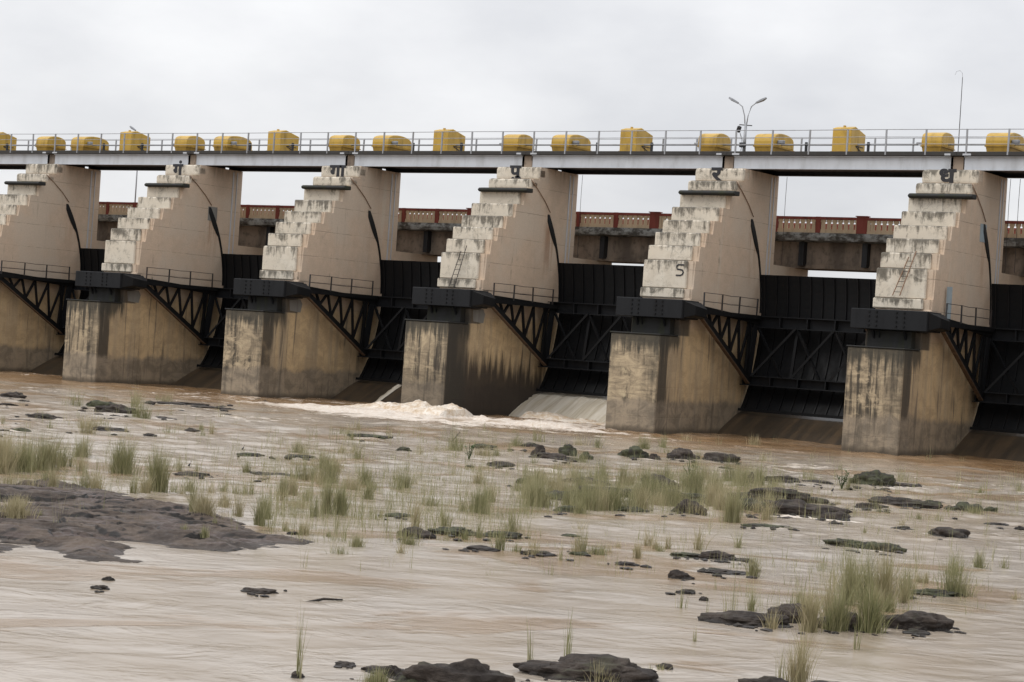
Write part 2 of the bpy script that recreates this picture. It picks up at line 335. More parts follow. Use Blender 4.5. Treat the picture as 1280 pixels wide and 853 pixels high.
def mat_sheet():
    t = T('falling_silty_water'); a = t.noise(t.pos, 1.0, 7, .6, (2.6,.10,.10)); b = t.noise(t.pos, 1.0, 5, .6, (9,.35,.35)); g = t.noise(t.pos, .5, 3)
    c = t.mix(t.rng(a, .36, .62), (.44,.38,.28), (.62,.57,.48)); c = t.mix(t.mul(t.rng(b,.5,.7),.5), c, (.74,.70,.64)); c = t.mix(t.mul(t.rng(a,.655,.675),.5), c, (.12,.10,.07))
    t.bump(t.math('ADD', a, t.math('MULTIPLY', b, .4)), .5, .06); return t.done(c, .4)
M['sheet'] = mat_sheet()
def mat_bed():
    t = T('river_mud'); a = t.noise(t.pos, .5, 6); return t.done(t.mix(a, (.10,.065,.035), (.16,.11,.065)), .9)
M['bed'] = mat_bed()

# ------------------------------------------------------------------ numpy noise
def vnoise(x, y, seed=0):
    xi = np.floor(x).astype(np.int64); yi = np.floor(y).astype(np.int64); xf = x - xi; yf = y - yi
    def h(a, b):
        n = (a * 374761393 + b * 668265263 + seed * 982451653) & 0xffffffff
        n = ((n ^ (n >> 13)) * 1274126177) & 0xffffffff
        return ((n ^ (n >> 16)) & 0xffff) / 65535.0
    u = xf*xf*xf*(xf*(xf*6-15)+10); v = yf*yf*yf*(yf*(yf*6-15)+10)
    return (h(xi,yi)*(1-u) + h(xi+1,yi)*u)*(1-v) + (h(xi,yi+1)*(1-u) + h(xi+1,yi+1)*u)*v
def fbm(x, y, o=4, seed=0, g=.5):
    r = 0; a = 1; s = 0
    for i in range(o): r = r + a*vnoise(x*2**i + i*17.3, y*2**i - i*9.1, seed+i); s += a; a *= g
    return r / s
def ridged(x, y, o=3, seed=0): return 1 - np.abs(2*fbm(x, y, o, seed) - 1)

# ------------------------------------------------------------------ ground and water
b = MB(); b.add([(-2500,-2500,-1.6),(2500,-2500,-1.6),(2500,2500,-1.6),(-2500,2500,-1.6)], [(0,1,2,3)])
obj('riverbed', b.mesh('riverbed'), M['bed'], kind='structure')

# photo x, waterline y, width, height, kind (r bare, m mossy) of every rock in the river
ROCKS = [(14,497,24,9,'r'),(9,507,22,4,'r'),(29,503,13,4,'r'),(52,523,34,7,'r'),(24,527,32,4,'r'),(3,541,20,5,'r'),(25,541,22,7,'m'),(86,543,9,4,'r'),(123,509,33,10,'m'),(141,518,46,14,'r'),(102,516,9,5,'r'),
 (228,506,60,4,'r'),(200,523,26,3,'r'),(155,523,24,3,'r'),(262,511,44,4,'r'),(133,538,42,5,'r'),(187,545,15,4,'r'),(239,540,18,6,'r'),(283,519,13,2,'r'),(312,570,30,5,'m'),(240,596,42,8,'r'),
 (185,506,12,5,'r'),(325,500,20,2,'r'),
 (505,563,15,5,'m'),(627,583,31,7,'r'),(342,595,50,4,'r'),(375,572,40,3,'r'),(457,548,46,7,'m'),(606,560,28,6,'m'),(498,646,36,5,'m'),(517,672,39,15,'r'),(563,669,52,13,'m'),(625,673,50,12,'m'),(365,668,12,4,'r'),(600,688,40,3,'r'),
 (666,561,26,9,'r'),(690,575,52,10,'r'),(673,572,16,18,'r'),(710,570,20,16,'m'),(733,575,14,12,'m'),(794,573,32,15,'m'),(818,575,13,9,'r'),(854,575,34,16,'r'),(903,577,40,12,'r'),(907,587,16,5,'r'),
 (660,605,24,9,'m'),(735,606,46,10,'r'),(762,622,90,15,'r'),(826,612,42,20,'r'),(700,624,44,12,'m'),(864,642,34,18,'r'),(711,640,36,9,'m'),(788,640,36,9,'m'),(880,628,50,14,'m'),(838,624,40,14,'r'),(712,672,24,5,'m'),(672,694,36,5,'r'),(723,694,22,6,'m'),(784,707,26,2,'r'),(862,697,46,8,'m'),(898,700,48,12,'r'),(927,702,28,4,'r'),
 (938,604,11,15,'r'),(980,604,46,11,'r'),(1022,605,34,6,'r'),(1092,608,48,20,'m'),(1128,609,50,7,'r'),(1103,615,24,4,'r'),(975,628,90,20,'r'),(1000,645,96,22,'r'),(940,640,40,18,'m'),(1045,650,36,13,'r'),(1046,656,15,5,'r'),(1088,636,32,9,'r'),(1130,634,76,13,'r'),(1165,633,30,9,'m'),(1211,641,34,15,'m'),(1239,640,15,8,'m'),(1191,671,44,13,'r'),(1066,685,52,13,'m'),(1107,689,44,14,'m'),(1130,662,22,3,'r'),(1245,657,22,3,'r'),(1277,662,12,5,'r'),
 (960,660,60,3,'m'),(852,725,28,13,'r'),(905,718,52,4,'r'),(857,742,22,4,'r'),(881,751,11,5,'r'),(1170,745,60,11,'m'),(938,783,88,20,'r'),(990,778,50,26,'r'),(1143,789,80,28,'r'),(1150,794,32,7,'r'),(1056,788,70,22,'r'),(1094,784,36,20,'m'),(962,870,74,28,'r'),(1050,862,64,10,'r'),(831,836,18,5,'r'),
 (573,872,130,52,'r'),(490,846,22,17,'r'),(478,842,46,12,'r'),(606,862,30,24,'r'),(430,834,24,5,'r'),(520,868,60,24,'m'),(738,852,144,36,'r'),(835,838,16,4,'r'),(124,737,20,4,'r'),(322,742,36,7,'r'),(135,726,12,2,'r'),(371,848,17,8,'r')]
def build_water():
    tt = [4, 8, 12, 15]; x = 15.0
    while x < 175: tt.append(x + max(.075, x*.0024)); x = tt[-1]
    tt += [178, 184, 195, 215, 260, 350, 600, 1200]; tt = np.array(tt)
    ns = 330; ang = np.linspace(-1, 1, ns); fan = ang * .33
    fan = np.concatenate([[-8, -3, -1.2, -.6, -.42], fan, [.42, .6, 1.2, 3, 8]])
    TT, FA = np.meshgrid(tt, fan, indexing='ij'); SS = TT*FA
    X = CAM[0] + HR[0]*SS + HF[0]*TT; Y = CAM[1] + HR[1]*SS + HF[1]*TT
    keepY = 11.0
    # rougher where the river breaks over the ledges, calmer in the near-left pool
    toe = np.exp(-(((X-63)/9)**2 + ((Y+3.6)/4.2)**2)); toe2 = np.exp(-(((X-71.5)/7)**2 + ((Y+2)/8)**2))
    D = np.hypot(X-CAM[0], Y-CAM[1])
    calm = np.exp(-(((SS+4)/9)**2 + ((TT-33)/8)**2))
    amp = .018 + .075*np.clip((TT-42)/30, 0, 1)
    Z = .014*(fbm(SS*.8, TT*1.0, 3, 91)-.5)*np.clip((TT-15)/10,0,1) + amp*(1-.55*calm)*(fbm(SS*.8, TT*.9, 3, 3) - .5)*2 + .040*np.clip((TT-36)/25, .0, 1)*(ridged(SS*1.3, TT*1.5, 3, 11)-.6) + .16*np.clip((TT-55)/40, 0, 1)*(fbm(X*.28, Y*.28, 3, 31)-.5)
    Z = Z + (toe*.50 + toe2*.30)*(fbm(X*1.1, Y*1.1, 5, 5, .6)-.4)*1.2
    Z = np.where(Y > 7.4, -.05, Z); Z = np.where((TT > 175) | (TT < 15) | (np.abs(FA) > .34), 0, Z)
    rid = ridged(SS*.30+3, TT*.5, 5, 21); riff = np.clip((rid-.80)/.16, 0, 1)
    band = np.clip(fbm(X*.09, Y*.13, 3, 41)*2-.55, 0, 1)
    foam = .55*riff*band*np.clip((TT-30)/30, .15, 1) + toe*.85 + toe2*.80
    streak = np.exp(-(((X-60)/9)**2 + ((Y+8.5 + (X-60)*.25)/2.2)**2)); foam = foam + streak*.50
    foam = foam + .22*np.clip(Z/.12, 0, 1)*np.clip((TT-45)/30, 0, 1)*band
    foam = foam*(1-.6*np.exp(-(((X-86)/14)**2 + ((Y-1)/6)**2)))
    for (px, py, w_, h_, k_) in ROCKS:                # water breaking round the rocks
        g_ = gpt(px, py); D_ = float((g_-CAM) @ WX); r_ = w_*D_/F_PX
        m_ = (np.abs(X-g_[0]) < r_*2+1) & (np.abs(Y-g_[1]) < r_*2+1)
        if py > 500: foam[m_] = foam[m_] + (.38 if py < 660 else .24)*np.exp(-((X[m_]-g_[0]-HR[0]*r_*.2)**2 + (Y[m_]-g_[1]+.2)**2)/(.42*r_+.25)**2)
    nv = X.size; idx = np.arange(nv).reshape(X.shape); ok = (Y < keepY)
    q = np.stack([idx[:-1,:-1], idx[:-1,1:], idx[1:,1:], idx[1:,:-1]], -1).reshape(-1,4)
    q = q[ok.ravel()[q].all(1)]
    me = bpy.data.meshes.new('water'); me.vertices.add(nv); me.vertices.foreach_set('co', np.stack([X,Y,Z],-1).ravel())
    me.loops.add(q.size); me.loops.foreach_set('vertex_index', q.ravel()); me.polygons.add(len(q))
    me.polygons.foreach_set('loop_start', np.arange(0, q.size, 4)); me.polygons.foreach_set('loop_total', np.full(len(q), 4))
    me.polygons.foreach_set('use_smooth', np.ones(len(q), bool)); me.update(); me.validate()
    at = me.attributes.new('foam', 'FLOAT', 'POINT'); at.data.foreach_set('value', np.clip(foam, 0, 1.2).ravel().astype(np.float32))
    return me
obj('water', build_water(), M['water'], kind='structure')

# ------------------------------------------------------------------ dam: dimensions (x along the dam, y upstream, z up; water at 0)
S = 15.0; PW = 3.3; KS = range(0, 8)
LET = {1: ('', 'pier at the left edge of the photo'), 2: ('\u0917\u0902', 'ga-dot'), 3: ('\u0917\u093e', 'gaa'), 4: ('\u092a\u0941', 'pu'), 5: ('\u0930', 'ra'), 6: ('\u0927', 'dha')}
PN = {0: 'unlettered pier just outside the left edge', 1: 'blank pier at the left edge', 2: 'ga-dot pier', 3: 'gaa pier', 4: 'pu pier', 5: 'ra pier', 6: 'dha pier', 7: 'pier beyond the right edge'}
STEPS = [(9.11,15.50,16.36,3.30),(8.24,14.80,15.50,3.30),(7.40,13.68,14.80,3.05),(6.48,12.80,13.68,3.12),(5.48,11.98,12.80,3.08),(4.60,11.14,11.98,2.98),(3.92,10.24,11.14,2.86),(3.47,8.56,10.24,2.86),(3.24,7.98,8.56,2.84)]
def pier_body():
    import bmesh
    lower = [(0,-1.6),(0,5.70),(2.3,5.70),(2.3,6.72),(3.36,6.72),(3.36,8.0),(14.0,8.0),(14.0,-1.6)]
    me1 = MB().prism(lower, 0, PW).mesh('pier_wall', bevel=.06)
    prof = []
    for y, z0, z1, xr in reversed(STEPS): prof += [(y+.16, z0-.0), (y+.16, z1)]
    prof[0] = (prof[0][0], 7.9)
    prof = prof + [(14.03, 16.36), (14.03, 10.75), (19.2, 10.75), (19.2, -1.6), (13.5, -1.6), (13.5, 7.9)]
    # lower nose and upper body joined; corners of the nose taken off
    bm = bmesh.new()
    me2 = MB().prism(prof, 0, PW).mesh('tmp'); bm.from_mesh(me2)
    ed = [e for e in bm.edges if abs(e.verts[0].co.x - e.verts[1].co.x) < 1e-4 and abs(e.verts[0].co.y - e.verts[1].co.y) < 1e-4 and e.verts[0].co.y < 9.5]
    bmesh.ops.bevel(bm, geom=ed, offset=.28, segments=3, affect='EDGES', clamp_overlap=True)
    me3 = bpy.data.meshes.new('pier_head'); bm.to_mesh(me3); bm.free()
    return me1, me3
LOW, HEAD = pier_body()
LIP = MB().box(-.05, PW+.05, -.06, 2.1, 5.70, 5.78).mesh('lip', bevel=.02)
stepmesh = []
for y, z0, z1, xr in STEPS:
    h = z1 - z0; m_ = MB().box(-.11, xr, 0, 1.0, -h, 0).mesh('step_block', bevel=.06 if y < 8 else .22, seg=1 if y < 8 else 3); stepmesh.append(m_)
LEDGE = MB().prism([(6.95,14.56),(6.95,14.68),(7.1,14.76),(7.75,14.78),(7.75,14.50),(7.1,14.50)], .0, 3.85).mesh('ledge', bevel=.04)
def arc_plate():
    cy, cz, R = 2.9, 7.5, 9.7; b = MB()
    def pt(z, dr): r = R + dr; return cy + math.sqrt(r*r - (z-cz)**2)
    zs = [13.35, 12.9, 12.4, 11.9, 11.5, 11.2, 10.9, 10.4, 10.0, 9.4, 8.8, 8.2, 7.6]
    wd = [.10, .34, .38, .36, .26, .13, .12, .11, .11, .10, .10, .10, .10]
    for i in range(len(zs)-1):
        a0, a1 = pt(zs[i], -wd[i]), pt(zs[i], .04); b0, b1 = pt(zs[i+1], -wd[i+1]), pt(zs[i+1], .04)
        vs = [(PW, a0, zs[i]), (PW, a1, zs[i]), (PW, b1, zs[i+1]), (PW, b0, zs[i+1]), (PW+.06, a0, zs[i]), (PW+.06, a1, zs[i]), (PW+.06, b1, zs[i+1]), (PW+.06, b0, zs[i+1])]
        b.add(vs, [(0,1,2,3),(7,6,5,4),(0,4,5,1),(3,2,6,7),(0,3,7,4),(1,5,6,2)])
    return b.mesh('gate_seal_track')
ARC = arc_plate()
PIPE = MB().tube([(PW+.05, 8.2, 15.42), (PW+.05, 9.1, 14.85), (PW+.05, 10.0, 14.2), (PW+.05, 10.75, 13.5)], .03).mesh('drain_pipe', True)
GUIDE = MB().box(PW, PW+.05, 12.95, 13.05, 10.0, 16.2).box(PW, PW+.05, 13.4, 13.46, 10.0, 16.2).mesh('guide_rail')
BEAM = MB().box(-.40, 4.05, 1.05, 3.1, 6.74, 7.84).mesh('trunnion_beam', bevel=.03)
BEAMSM = MB().box(-.93, 4.03, 1.18, 3.3, 6.74, 7.84)
BEAMCAP = MB().add([(4.06,1.25,6.8),(4.06,1.25,7.78),(4.06,3.3,7.78),(4.06,3.3,6.8),(4.5,1.9,7.0),(4.5,1.9,7.55),(4.5,3.3,7.4),(4.5,3.3,6.9)], [(0,1,2,3),(7,6,5,4),(0,4,5,1),(1,5,6,2),(2,6,7,3),(3,7,4,0)]).mesh('beam_end', bevel=.02)
def rivets(x):
    b = MB()
    for i in range(4):
        for j in (-.22, .22): b.box(x+j-.045, x+j+.045, .99, 1.05, 6.9+i*.25, 6.99+i*.25)
    return b.mesh('bolt_group')
BOLT1, BOLT2 = rivets(.9), rivets(2.5)
BRACKS = [MB().bar((.75,1.5,6.74),(.75,2.1,5.8),.12,.12).mesh('beam_strut'), MB().bar((2.6,1.5,6.74),(2.6,2.1,5.8),.12,.12).mesh('beam_strut'), MB().bar((1.15,1.5,6.74),(.95,2.1,5.8),.07,.07).mesh('beam_strut')]
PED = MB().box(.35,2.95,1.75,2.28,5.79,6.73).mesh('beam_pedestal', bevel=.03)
NOTEPLATE = MB().add([(PW+.012,2.7,5.9),(PW+.012,3.8,5.82),(PW+.012,3.95,6.4),(PW+.012,3.7,6.72),(PW+.012,2.6,6.6),(PW-.01,2.7,5.9),(PW-.01,3.8,5.82),(PW-.01,3.95,6.4),(PW-.01,3.7,6.72),(PW-.01,2.6,6.6)],[(0,1,2,3,4),(9,8,7,6,5),(0,5,6,1),(1,6,7,2),(2,7,8,3),(3,8,9,4),(4,9,5,0)]).mesh('mortar_patch')
def text_mesh(s, size, off):
    cu = bpy.data.curves.new('txt', 'FONT'); cu.body = s; cu.size = size; cu.extrude = .012; cu.offset = off; cu.align_x = 'CENTER'
    o = bpy.data.objects.new('txt', cu); COL.objects.link(o); bpy.context.view_layer.update()
    dg = bpy.context.evaluated_depsgraph_get(); me = bpy.data.meshes.new_from_object(o.evaluated_get(dg)); bpy.data.objects.remove(o); bpy.data.curves.remove(cu)
    return me
plabels = {
 0: 'concrete dam pier with stepped nose, farthest left, mostly outside the frame',
 1: 'leftmost visible concrete dam pier, cut by the left edge, whitish blank top block',
 2: 'second pier from the left, painted with a letter and dot at the top',
 3: 'third pier from the left, tan stepped pier with a wide black two-stroke letter',
 4: 'pier beside the rushing spillway water, soaked dark at its foot, ladder on its steps',
 5: 'pier under the twin street lamp, marked with a black 5 on its steps',
 6: 'rightmost stepped pier, with pale blue patch by its seal track and grey stained foot',
 7: 'dam pier beyond the right edge of the photo'}
for k in KS:
    p = thing('dam_pier', plabels[k], 'dam pier', (k*S, 0, 0), 'stepped concrete piers of the dam')
    bm_ = M['body_wet'] if k == 4 else M['body']
    lo = LOW if k != 4 else LOW.copy(); hd = HEAD if k != 4 else HEAD.copy()
    if k == 4: lo.materials.clear(); hd.materials.clear()
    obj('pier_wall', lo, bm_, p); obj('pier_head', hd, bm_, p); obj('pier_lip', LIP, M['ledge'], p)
    for i, (y, z0, z1, xr) in enumerate(STEPS):
        o = obj('step_block', stepmesh[i], M['step'], p, (0, y + (.02*math.sin(k*3.1+i*2.3) if i > 1 else 0), z1))
    obj('black_ledge', LEDGE, M['ledge'], p)
    obj('gate_seal_track', ARC, M['arm'], p); obj('drain_pipe', PIPE, M['pipe'], p); obj('guide_rail', GUIDE, M['girder'], p)
    tb = obj('trunnion_beam', BEAM, M['beam'], p); obj('beam_end', BEAMCAP, M['arm'], tb); obj('bolt_group', BOLT1, M['arm'], tb); obj('bolt_group', BOLT2, M['arm'], tb)
    [obj('beam_strut', q_, M['beam'], p) for q_ in BRACKS]; obj('beam_pedestal', PED, M['ledge'], p)  # pedestal blackened to carry the shade under the beam
    if k in (2, 3, 4): obj('mortar_patch', NOTEPLATE, M['mortar'], p)
    if k in (2, 6):
        y0, z0 = {2: (10.9, 13.35), 6: (10.5, 13.3), 1: (13.0, 13.6)}[k]
        obj('painted_patch', MB().box(PW, PW+.02, y0-.45, y0+.55, z0-1.0, z0+.05).mesh('painted_patch', bevel=.008), M['patch'] if k != 2 else M['mortar'], p, label='pale patch beside the seal track')
    if k in LET and LET[k][0]:
        tm = text_mesh(LET[k][0], 1.30 if k != 4 else 1.12, .046); o = obj('painted_letter', tm, M['letter'], p, ({3:1.45,2:1.25}.get(k, 1.45), 9.095, 15.54 if k != 4 else 15.70), label='black painted Devanagari letter'); o.rotation_euler = (math.pi/2, 0, 0)
        # stretched to the sign-writer's broad proportions
        o.scale = (1.22, 1.0, 1.0)
    if k == 5:
        nb = MB(); q5 = [(.50,.60),(.10,.60),(.0,.50),(.03,.34),(.38,.30),(.47,.18),(.42,.03),(.28,-.03),(-.02,-.03)]
        for a_, c_ in zip(q5, q5[1:]): nb.bar((a_[0],0,a_[1]),(c_[0],0,c_[1]),.02,.085)
        obj('painted_number', nb.mesh('painted_number'), M['letter'], p, (2.18, 3.455, 9.38), label='black painted number 5')
    if k in (4, 6):
        x0 = 1.0 if k == 4 else 1.15; ty = 3.9; bz, tz = (7.95, 10.35) if k == 4 else (8.7, 10.9); lean = .5
        ld = MB()
        for dx in (0, .42): ld.bar((x0+dx, 3.0, bz), (x0+dx+lean, 3.75 if k==6 else 3.4, tz + (.35 if dx else 0)), .045, .045)
        lad = obj('ladder', ld.mesh('ladder'), M['pipe'] if k == 6 else M['darkrail'], p)
        RN = MB().bar((0,0,0), (.42,0,0), .03, .03).mesh('rung')
        for i in range(7):
            f = (i+.7)/7.5; obj('rung', RN, M['darkrail'], lad, (x0+lean*f, 3.0+(.4 if k==4 else .75)*f, bz+(tz-bz)*f))
    if k == 6:
        obj('standpipe', MB().bar((PW+.25,5.3,7.4),(PW+.25,5.3,9.4),.28,.12).mesh('standpipe'), M['patch'], p, label='grey blue upright channel beside the railing')

# ------------------------------------------------------------------ spillway slope under the gates
OG = [(5.6,-1.5),(6.6,-.62),(7.6,-.06),(8.6,.46),(9.6,.94),(10.3,1.24),(10.9,1.42),(11.6,1.52),(13.0,1.6),(19.2,1.6),(19.2,-1.55),(5.6,-1.55)]
OGM = MB().prism(OG, 0, S-PW-.02).mesh('spillway')
for k in range(0, 7): obj('spillway', OGM, M['ogee'], None, (k*S+PW+.01, 0, 0), kind='structure')
# the sheet of silty water pouring under the raised gate
def sheet(x0, x1, th, name, mat, n=40, loc=0, edge=.15):
    prof = [(11.0,1.46),(10.3,1.25),(9.6,.95),(8.6,.47),(7.6,-.05),(6.6,-.6)]
    vs = []; fs = []; m_ = 24
    P_ = []
    for j in range(m_+1):
        u = j/m_*(len(prof)-1); i = min(int(u), len(prof)-2); f = u-i
        P_.append((prof[i][0]*(1-f)+prof[i+1][0]*f, prof[i][1]*(1-f)+prof[i+1][1]*f))
    for i in range(n+1):
        x = x0 + (x1-x0)*i/n
        for j, (y, z) in enumerate(P_):
            e = min(1, min(i, n-i)/n/edge) if edge else 1; lump = float(vnoise(np.array(x*2.4), np.array(j*.18), 9))
            fray = .35*(float(vnoise(np.array(j*.9+loc), np.array(3.3), 2))-.5)*(1 if i == 0 else 0)
            vs.append((x+fray, y-.1*lump, z + th*(.35+.65*e) + .10*(lump-.5)))
    for i in range(n):
        for j in range(m_): a = i*(m_+1)+j; fs.append((a, a+1, a+m_+2, a+m_+1))
    b = MB(); b.add(vs, fs); return b.mesh(name, True)
o = obj('water', sheet(PW+.03, S-.03, .12, 'falling_water', None, 90, 0, .0), M['sheet'], None, (60,0,0), kind='structure')
o = obj('water', sheet(7.0, 7.35, .03, 'leaking_water', None, 16, 5, .3), M['sheet'], None, (45,0,0), kind='structure')

# boiling white water at the toe
def foam_mesh():
    nx, ny = 260, 90; xs = np.linspace(50, 76, nx); ys = np.linspace(-7.0, 7.6, ny); X, Y = np.meshgrid(xs, ys, indexing='ij')
    env = .95*np.exp(-((X-64.2)/3.6)**2) + .55*np.exp(-((X-59)/3.2)**2) + .38*np.exp(-((X-71)/6.0)**2)*(X < 74.9)
    cl = np.where(X < 67, -1.9 - (X-64)*.12, -2.3 + (X-67)*.9); cl = np.where(X > 66, 6.2, cl); wid = 1.9 - .5*np.clip((X-66)/4, 0, 1)
    base = np.exp(-(np.abs(Y-cl)/wid)**2.4)
    n = fbm(X*.8, Y*.8, 5, 77, .6); Z = env*base*(.22+1.15*n) - .16 - .1*fbm(X*2, Y*2, 3, 8)
    Z = Z + .10*base*env*(ridged(X*2.2, Y*2.2, 3, 15)-.4)
    v = np.stack([X, Y, Z], -1).reshape(-1, 3); idx = np.arange(nx*ny).reshape(nx, ny)
    q = np.stack([idx[:-1,:-1], idx[1:,:-1], idx[1:,1:], idx[:-1,1:]], -1).reshape(-1, 4); q = q[(v[q][:,:,2].max(1) > -.12)]
    me = bpy.data.meshes.new('foam'); me.from_pydata(v.tolist(), [], q.tolist()); me.polygons.foreach_set('use_smooth', np.ones(len(q), bool)); me.update(); return me
obj('foam', foam_mesh(), M['foam'], None, kind='stuff')['label'] = 'boiling white water at the foot of the open gate'

# ------------------------------------------------------------------ radial gates
GW = S - PW; CY, CZ, GR = 2.9, 7.5, 9.7            # trunnion centre and radius
def skin_pts(z0=1.42, z1=10.0, n=18):
    return [(math.sqrt(GR**2 - (z-CZ)**2), z-CZ) for z in np.linspace(z0, z1, n)]
def skin_mesh():
    pts = skin_pts(); b = MB(); n = len(pts); x0, x1 = .08, GW-.08; vs = []
    for y, z in pts: vs += [(x0,y,z),(x1,y,z),(x1,y+.12,z),(x0,y+.12,z)]
    fs = []
    for i in range(n-1):
        a = i*4; c = a+4
        fs += [(a,a+1,c+1,c),(a+1,a+2,c+2,c+1),(a+2,a+3,c+3,c+2),(a+3,a,c,c+3)]
    fs += [(0,3,2,1), (4*n-4,4*n-3,4*n-2,4*n-1)]
    b.add(vs, fs); return b.mesh('skin_plate')
def rib_mesh(w=.08, d=.10):
    pts = skin_pts(1.5, 9.97, 14); vs = []; fs = []
    for y, z in pts: vs += [(-w/2,y-d,z),(w/2,y-d,z),(w/2,y,z),(-w/2,y,z)]
    for i in range(len(pts)-1):
        a = i*4; c = a+4; fs += [(a,a+1,c+1,c),(a+1,a+2,c+2,c+1),(a+3,a,c,c+3)]
    fs += [(0,1,2,3), (4*len(pts)-4,4*len(pts)-3,4*len(pts)-2,4*len(pts)-1)]
    b = MB(); b.add(vs, fs); return b.mesh('rib')
SKIN, RIB = skin_mesh(), rib_mesh()
UG = (8.55, -.48)      # upper girder centre (y from trunnion, z from trunnion)
LG = (7.75, -4.15)
def girder(cy, cz, h, d):
    b = MB(); b.box(.12, GW-.12, cy-.04, cy+.04, cz-h/2, cz+h/2).box(.12, GW-.12, cy-d/2, cy+d/2, cz+h/2, cz+h/2+.06).box(.12, GW-.12, cy-d/2, cy+d/2, cz-h/2-.06, cz-h/2)
    for i in range(7): x = .3 + i*(GW-.6)/6; b.box(x-.03, x+.03, cy-d/2+.02, cy-.04, cz-h/2, cz+h/2)
    return b.mesh('cross_girder')
GU, GL_ = girder(UG[0], UG[1], .62, .8), girder(LG[0], LG[1], .5, .9)
def arm_mesh(x, end, w, h): return MB().bar((x, .35, end[1]*.04 + (.0)), (x, end[0]-.35, end[1]), w, h).mesh('arm')
gl = {0:'radial gate left of the blank pier, hidden behind it', 1:'leftmost black radial gate, between the blank pier and the dotted letter pier', 2:'black steel radial gate between the second and third piers',
      3:'black radial gate leaking a thin jet, left of the ladder pier', 4:'black radial gate raised above the wide sheet of pouring water', 5:'closed black radial gate between the pier marked 5 and the rightmost pier',
      6:'black radial gate at the right edge of the photo'}
A1 = {}; A2 = {}
for x in (.62, GW-.62):
    A1[x] = arm_mesh(x, UG, .22, .32); A2[x] = arm_mesh(x, LG, .24, .34)
FL = {x: MB().bar((x, .5, -.45), (x, LG[0]-.35, LG[1]-.2), .26, .05).mesh('arm_flange') for x in A1}
def lattice(x):
    L_ = []; n = 9
    for i in range(n):
        f0 = .16 + .80*i/n; f1 = .16 + .80*(i+1)/n
        up = lambda f: (x, .35 + (UG[0]-.7)*f, UG[1]*f*.9); dn = lambda f: (x, .35 + (LG[0]-.7)*f, LG[1]*f)
        a, c = (up(f0*.97), dn(min(1, f1*1.03))) if i % 2 == 0 else (dn(f0*1.02), up(f1))
        L_.append(MB().bar(a, c, .13, .15).mesh('lattice_strut'))
    return L_
LAT = {x: lattice(x) for x in A1}
END = {x: MB().bar((x, UG[0]-.55, UG[1]+.2), (x, LG[0]-.35, LG[1]-.1), .10, .55).mesh('end_plate') for x in A1}
END2 = {x: MB().bar((x-.02, UG[0]-1.25, UG[1]), (x-.02, LG[0]-.75, LG[1]+.1), .16, .2).mesh('end_post') for x in A1}
BR = []
nodes_t = [.62, 3.3, 5.85, 8.4, GW-.62]
yt, zt, yb, zb = UG[0]-.3, UG[1]-.3, LG[0]-.2, LG[1]+.3
for a, c in [(.62,3.3),(3.3,5.85),(5.85,8.4),(8.4,GW-.62)]:
    BR.append(MB().bar((a,yt,zt),(c-.5,yb,zb),.13,.13).mesh('cross_brace')); BR.append(MB().bar((c,yt-.14,zt),(a+.2,yb-.14,zb),.13,.13).mesh('cross_brace'))
for xx in (3.3, 8.4): BR.append(MB().bar((xx,yt+.2,zt),(xx,yb+.3,zb),.18,.14).mesh('cross_brace'))
BOT = MB().box(.1, GW-.1, math.sqrt(GR**2-36.9)-.25, math.sqrt(GR**2-36.9)+.0, -6.07, -5.9).mesh('bottom_seal')
for k in range(0, 7):
    g = thing('radial_gate', gl[k], 'dam gate', (k*S+PW, CY, CZ), 'radial gates between the piers')
    if k == 4: g.rotation_euler = (math.radians(1.6), 0, 0)
    obj('skin_plate', SKIN, M['gate'], g); obj('bottom_seal', BOT, M['gate'], g)
    for i in range(15): obj('rib', RIB, M['arm'], g, (.35 + i*(GW-.7)/14, 0, 0))
    obj('cross_girder', GU, M['beam'], g); obj('cross_girder', GL_, M['beam'], g)
    for x in A1:
        obj('arm', A1[x], M['arm'], g); obj('arm', A2[x], M['arm'], g); obj('arm_flange', FL[x], M['rusty'], g); obj('end_plate', END[x], M['beam'], g); obj('end_post', END2[x], M['arm'], g)
        for L_ in LAT[x]: obj('lattice_strut', L_, M['arm'], g)
    for m_ in BR: obj('cross_brace', m_, M['arm'], g)
    # walkway along the left-hand arm
    cw = thing('walkway', 'narrow black railed walkway on the right side of the ' + ('second' if k==2 else 'third' if k==3 else {0:'hidden leftmost',1:'blank left-edge',4:'ladder',5:'number 5',6:'rightmost stepped'}[k]) + ' pier', 'walkway', (k*S+PW, 0, 7.3), 'railed walkways beside the piers')
    obj('walkway_deck', MB().box(.05,.85,2.9,11.2,-.06,.06).box(.80,.86,2.9,11.2,-.16,.10).mesh('walkway_deck'), M['arm'], cw)
    for yy in (3.6, 5.9, 8.15, 10.55): obj('post', MB().bar((.8,yy,.05),(.8+.02*math.sin(yy*k+k),yy,1.12),.075,.075).mesh('post'), M['darkrail'], cw)
    for zz in (1.10, .58): obj('handrail', MB().tube([(.8,3.6,zz),(.8,5.9,zz+.01),(.8,7.0,zz-.03),(.8,8.15,zz),(.8,10.55,zz-.02)], .02, 5).mesh('handrail'), M['darkrail'], cw)

